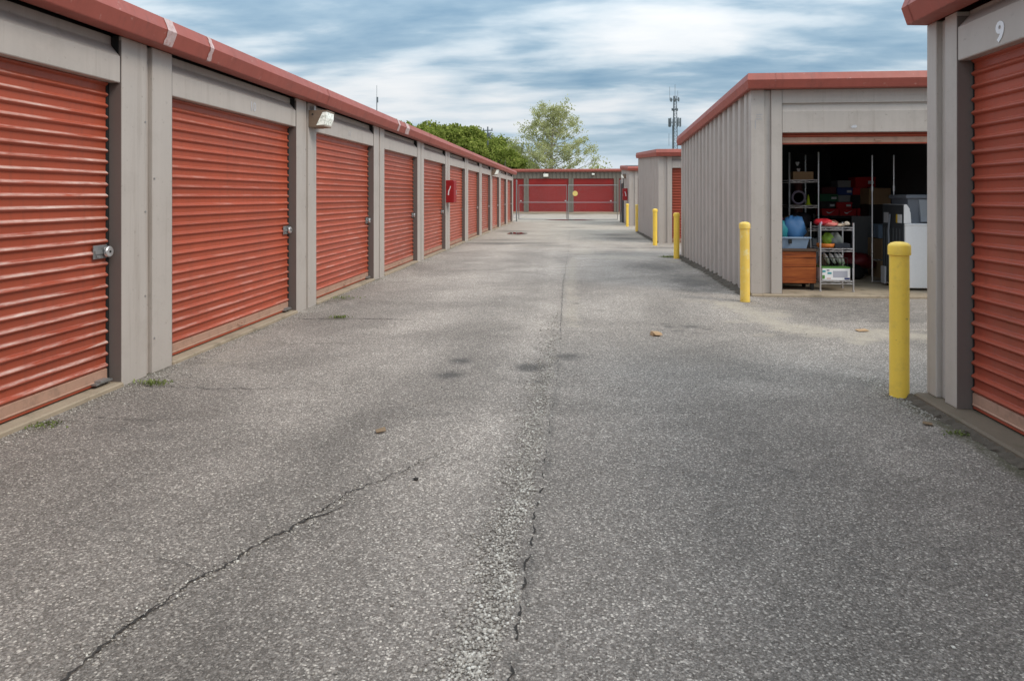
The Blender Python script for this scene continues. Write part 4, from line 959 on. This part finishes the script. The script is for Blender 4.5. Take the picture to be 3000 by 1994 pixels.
for x, z0, w, h_, c_, logo, label in SB:
    bx_ = cbox('shoe_box', at(x + w / 2 - .0, 3.34, z0 - fz), (w, .32, h_ - .002), cm[c_], label, 'shoe box', 'shoe boxes stacked at the back of the unit')
    MB().box(-w / 2 - .003, w / 2 + .003, -.163, .163, h_ - .035, h_ - .001).build('lid', cm[c_], bx_)
    if logo: MB().prism([(p * (1.0 + .25 * (logo - 1)), q * (1.0 + .25 * (logo - 1)) + h_ * .48) for p, q in swoosh], -.1665, -.1635, 'y').build('tick_logo', 'letter', bx_)
    elif c_ in 'rkgb': MB().box(w * .12, w * .42, -.1655, -.1632, h_ * .3, h_ * .62).build('end_label', 'letter', bx_)
cbox('brown_carton', at(2.86, 3.0, 1.165), (.36, .36, .28), 'cardboard', 'brown cardboard carton right of the shoe boxes', 'carton')
cbox('carton_stand', at(2.86, 3.0, 0), (.36, .36, 1.16), simple('dark_crate', (.03, .025, .025)), 'dark crate holding up the brown carton', 'crate')
cbox('white_board', at(2.48, 2.62, .02), (.34, .04, .95), simple('dim_white_board', (.15, .15, .155)), 'pale board leaning upright in the middle of the unit', 'board')
lump('red_bundle', at(2.2, 2.1, .25), (.26, .18, .13), simple('dark_red_cloth', (.16, .008, .012)), 'dark red bundle on the floor in mid unit', 'bundle', 31)
lump('black_bag', at(2.0, 1.9, .10), (.22, .2, .12), 'black', 'black bag on the floor beside the dark red bundle', 'bag', 33)
for x, y, z, w_, d_, h_, c_, label in [(.45, 2.3, 0, .5, .45, .40, 'cardboard', 'bottom cardboard carton of the stack in the dark left corner'), (.47, 2.32, .41, .44, .42, .34, 'cardboard', 'middle cardboard carton of the stack in the dark left corner'), (.44, 2.3, .76, .40, .36, .30, 'white', 'white carton on top of the stack in the dark left corner'),
        (1.72, 2.75, 0, .38, .4, .32, 'cardboard', 'cardboard carton on the floor behind the wire cart'), (1.70, 2.74, .33, .34, .36, .26, 'grey_plastic', 'grey plastic crate on the carton behind the wire cart'), (2.72, 2.2, 0, .42, .5, .62, 'cardboard', 'large cardboard carton on the floor behind the garment rack'), (2.70, 2.2, .63, .36, .4, .22, 'blue_tote', 'pale blue lidded box on the large floor carton')]:
    q = cbox('carton', at(x, y, z), (w_, d_, h_), c_, label, 'carton', rz=rng.uniform(-.12, .12))
    MB().box(-.03, .03, -d_ / 2 - .0015, d_ / 2 + .0015, h_ * .55, h_ + .0015).build('packing_tape', 'faded', q)
o = MB().tube([(0, 0, 0), (.02, .05, .8), (.03, .12, 1.6)], .07, 12).build('rolled_rug', simple('rug_weave', (.16, .06, .05)), None, at(1.55, 2.95, .02)); tag(o, 'rolled rug standing in the shadows behind the cart', 'rug')
# washing machine: white side to the lane, grey back toward the left
e = empty('washing_machine', at(2.19, .5)); tag(e, 'white washing machine standing sideways with its grey back showing', 'washing machine')
MB().bbox(.012, .68, 0, .66, .03, .92, .01).build('cabinet', 'white', e)
MB().bbox(.008, .69, -.006, .666, .895, .925, .008).build('top', 'white', e)
MB().prism([(.0, .93), (.0, 1.19), (.035, 1.19), (.055, 1.16), (.075, 1.13), (.075, 1.10), (.085, 1.08), (.095, .93)], .0, .66, 'y').build('console', 'white', e)
bk = MB().box(-.006, .010, .012, .648, .06, 1.185).build('back_panel', simple('dark_galvanised', (.045, .05, .056)), e)
for y in (.1, .2, .3, .4, .5, .58): MB().box(-.010, -.006, y, y + .02, .15, .85).build('vent_rib', simple('dark_galvanised2', (.11, .12, .13)), bk)
for y0, y1, z0, z1, m in ((.05, .17, .93, 1.05, 'letter'), (.17, .22, .93, 1.05, simple('yellow_label', (.75, .5, .02))), (.46, .60, .92, 1.07, 'faded'), (.12, .2, .45, .6, 'faded')): MB().box(-.010, -.0065, y0, y1, z0, z1).build('sticker', m, bk)
MB().tube([(-.03, .36, 1.05), (-.05, .36, .8), (-.04, .34, .4), (-.05, .3, .12)], .014, 8).build('drain_hose', 'grey_plastic', e)
MB().box(-.03, -.007, .53, .65, .03, .28).build('corner_bracket', 'faded', e)
for y in (.06, .6):
    for x in (.06, .62): MB().lathe([(.02, 0), (.02, .032)], 8, (x, y, 0)).build('foot', 'black', e)
# grey tote on the washer
e = empty('storage_tote', at(2.585, .86, .926)); tag(e, 'large dark grey plastic tote on top of the washing machine', 'tote')
MB().poly([(-.25, -.20, 0), (.25, -.20, 0), (.25, .20, 0), (-.25, .20, 0), (-.30, -.25, .37), (.30, -.25, .37), (.30, .25, .37), (-.30, .25, .37), (-.285, -.235, .37), (.285, -.235, .37), (.285, .235, .37), (-.285, .235, .37), (-.24, -.19, .01), (.24, -.19, .01), (.24, .19, .01), (-.24, .19, .01)],
          [(3, 2, 1, 0), (0, 1, 5, 4), (1, 2, 6, 5), (2, 3, 7, 6), (3, 0, 4, 7), (4, 5, 9, 8), (5, 6, 10, 9), (6, 7, 11, 10), (7, 4, 8, 11), (8, 9, 13, 12), (9, 10, 14, 13), (10, 11, 15, 14), (11, 8, 12, 15), (12, 13, 14, 15)]).build('bin', 'grey_plastic', e)
MB().bbox(-.325, .325, -.275, .275, .345, .40, .01).build('lid', 'grey_plastic', e)
MB().prism([(-.12, .02), (.10, .02), (.13, .33), (-.15, .33)], -.262, -.225, 'y').build('end_rib', simple('light_grey_plastic', (.30, .32, .35)), e)

# ------------------------------------------------------------------ small things on the lane
def scrap(x, y, w, d, h_, m, name, label, cat, rz, curl=.3):
    v = [(-w / 2, -d / 2, .004), (w / 2, -d / 2, .008), (w / 2, d / 2, h_), (-w / 2, d / 2, h_ * curl + .004), (-w / 2, -d / 2, .008), (w / 2, -d / 2, .012), (w / 2, d / 2, h_ + .006), (-w / 2, d / 2, h_ * curl + .008)]
    o = MB().poly(v, [(3, 2, 1, 0), (4, 5, 6, 7), (0, 1, 5, 4), (1, 2, 6, 5), (2, 3, 7, 6), (3, 0, 4, 7)]).build(name, m, None, (x, y, gz(x, y) + .002), rz); return tag(o, label, cat)
e = empty('torn_cardboard', (.774, 6.65, gz(.774, 6.65) + .003), .3); tag(e, 'torn piece of cardboard box lying in the middle of the lane', 'cardboard')
MB().prism([(-.04, .0), (.04, .0), (.045, .03), (-.03, .036)], -.035, .035, 'y').build('fold', 'cardboard', e); MB().poly([(-.035, -.035, .036), (.045, -.04, .032), (.05, -.065, .012), (-.02, -.06, .014)], [(0, 1, 2, 3)]).build('flap', 'cardboard', e)
scrap(2.848, 7.07, .11, .07, .012, 'cardboard', 'cardboard_scrap', 'flat cardboard scrap on the sandy patch', 'cardboard', .2)
leafm = simple('dry_leaf', (.20, .13, .07))
scrap(-1.093, 3.79, .055, .03, .018, leafm, 'dry_leaf', 'curled dry leaf lying on the open asphalt at left', 'leaf', .5)
scrap(2.06, 4.2, .03, .05, .008, leafm, 'dry_leaf', 'small dry leaf by the slab of unit 9', 'leaf', 1.1)
o = MB().lathe([(.004, -.004), (.012, 0), (.012, .006), (.003, .011)], 8, (0, 0, 0)).build('dark_stone', 'crack', None, (-.744, 3.167, gz(-.744, 3.167) + .003)); tag(o, 'single dark stone right of the long crack', 'stone')
def weed(x, y, n, r_, h_, label, cat='weed'):
    e = empty('weed_tuft', (x, y, gz(x, y))); tag(e, label, cat, 'weeds growing at the wall foot')
    v = []; f = []
    for k in range(n):
        a = rng.uniform(0, 6.28); q = Vector((rng.gauss(0, r_), rng.gauss(0, r_ * .5), 0)); hh = h_ * rng.uniform(.4, 1.1); d = Vector((math.cos(a), math.sin(a), 0)); s = Vector((-d.y, d.x, 0)) * rng.uniform(.002, .005)
        o_ = len(v); v += [tuple(q - s), tuple(q + s), tuple(q + d * hh * .4 + s * 1.3 + Vector((0, 0, hh * .7))), tuple(q + d * hh * .4 - s * 1.3 + Vector((0, 0, hh * .7))), tuple(q + d * hh * .9 + Vector((0, 0, hh * .8)))]
        f += [(o_, o_ + 1, o_ + 2, o_ + 3), (o_ + 3, o_ + 2, o_ + 4)]
    b_ = MB().poly(v, f).build('blades', 'grass', e); b_['kind'] = 'stuff'
weed(-3.0, 4.62, 90, .06, .03, 'green weed tuft at the foot of the nearest left pillar')
weed(-2.58, 7.34, 70, .06, .035, 'weed tuft growing in the crack past door 10')
weed(-3.12, 3.74, 110, .06, .016, 'flat green moss-like weed below the worn door')
weed(-3.13, 8.75, 110, .14, .03, 'weeds along the sill after the wall lamp')
weed(2.16, 4.05, 50, .04, .02, 'tiny weed at the slab edge of unit 9')
weed(2.12, 15.2, 150, .12, .05, 'weeds at the rear corner of the open row')
# silt strip along the ribbed wall bases
def silt(x, y0, y1, w, label):
    v = []; f = []; n = int((y1 - y0) / .05)
    for i in range(n + 1):
        y = y0 + (y1 - y0) * i / n; hh = rng.uniform(.03, .07)
        v += [(x - w * rng.uniform(.5, 1.2), y, .002), (x - w * .35, y, hh * rng.uniform(.4, .8)), (x + .02, y, hh)]
        if i: f += [(3 * i - 3, 3 * i - 2, 3 * i + 1, 3 * i), (3 * i - 2, 3 * i - 1, 3 * i + 2, 3 * i + 1)]
    o = MB().poly(v, f).build('silt', 'dirt'); return tag(o, label, 'dirt', kind='stuff')
silt(2.362, 9.43, 15.4, .14, 'dark silt and moss along the foot of the ribbed wall')
v = []; f = []
for i in range(120):
    y = 4.75 - 3.6 * i / 119; v += [(2.22 - rng.uniform(.02, .06), y, .004), (2.22 - rng.uniform(.01, .03), y, rng.uniform(.012, .03)), (2.235, y, rng.uniform(.03, .05))]
    if i: f += [(3 * i - 3, 3 * i, 3 * i + 1, 3 * i - 2), (3 * i - 2, 3 * i + 1, 3 * i + 2, 3 * i - 1)]
tag(MB().poly(v, f).build('silt', 'dirt'), 'dark silt and moss along the slab edge of unit 9', 'dirt', kind='stuff')
silt(2.40, 19.85, 25.9, .10, 'dark silt along the second ribbed wall')
# puddles
def puddle(x, y, rx, ry, label, seed):
    rr = random.Random(seed); pts = [(x, y, .010)]
    for k in range(28):
        a = 6.2832 * k / 28; q = 1 + .25 * math.sin(2 * a + seed) + .15 * math.sin(5 * a + seed) + rr.uniform(-.06, .06); pts.append((x + rx * q * math.cos(a), y + ry * q * math.sin(a), .010))
    o = MB().poly(pts, [(0, 1 + k, 1 + (k + 1) % 28) for k in range(28)]).build('puddle', MT['water']); return tag(o, label, 'puddle', kind='structure')
m, t, b = base_mat('shallow_water'); b.inputs['Base Color'].default_value = (.03, .028, .026, 1); b.inputs['Roughness'].default_value = .03; MT['water'] = m
puddle(-2.05, 24.5, .28, .7, 'shallow puddle on the left of the lane reflecting the red doors', 2)
puddle(-.3, 38.4, 1.5, .45, 'thin puddle beyond the gate', 4)
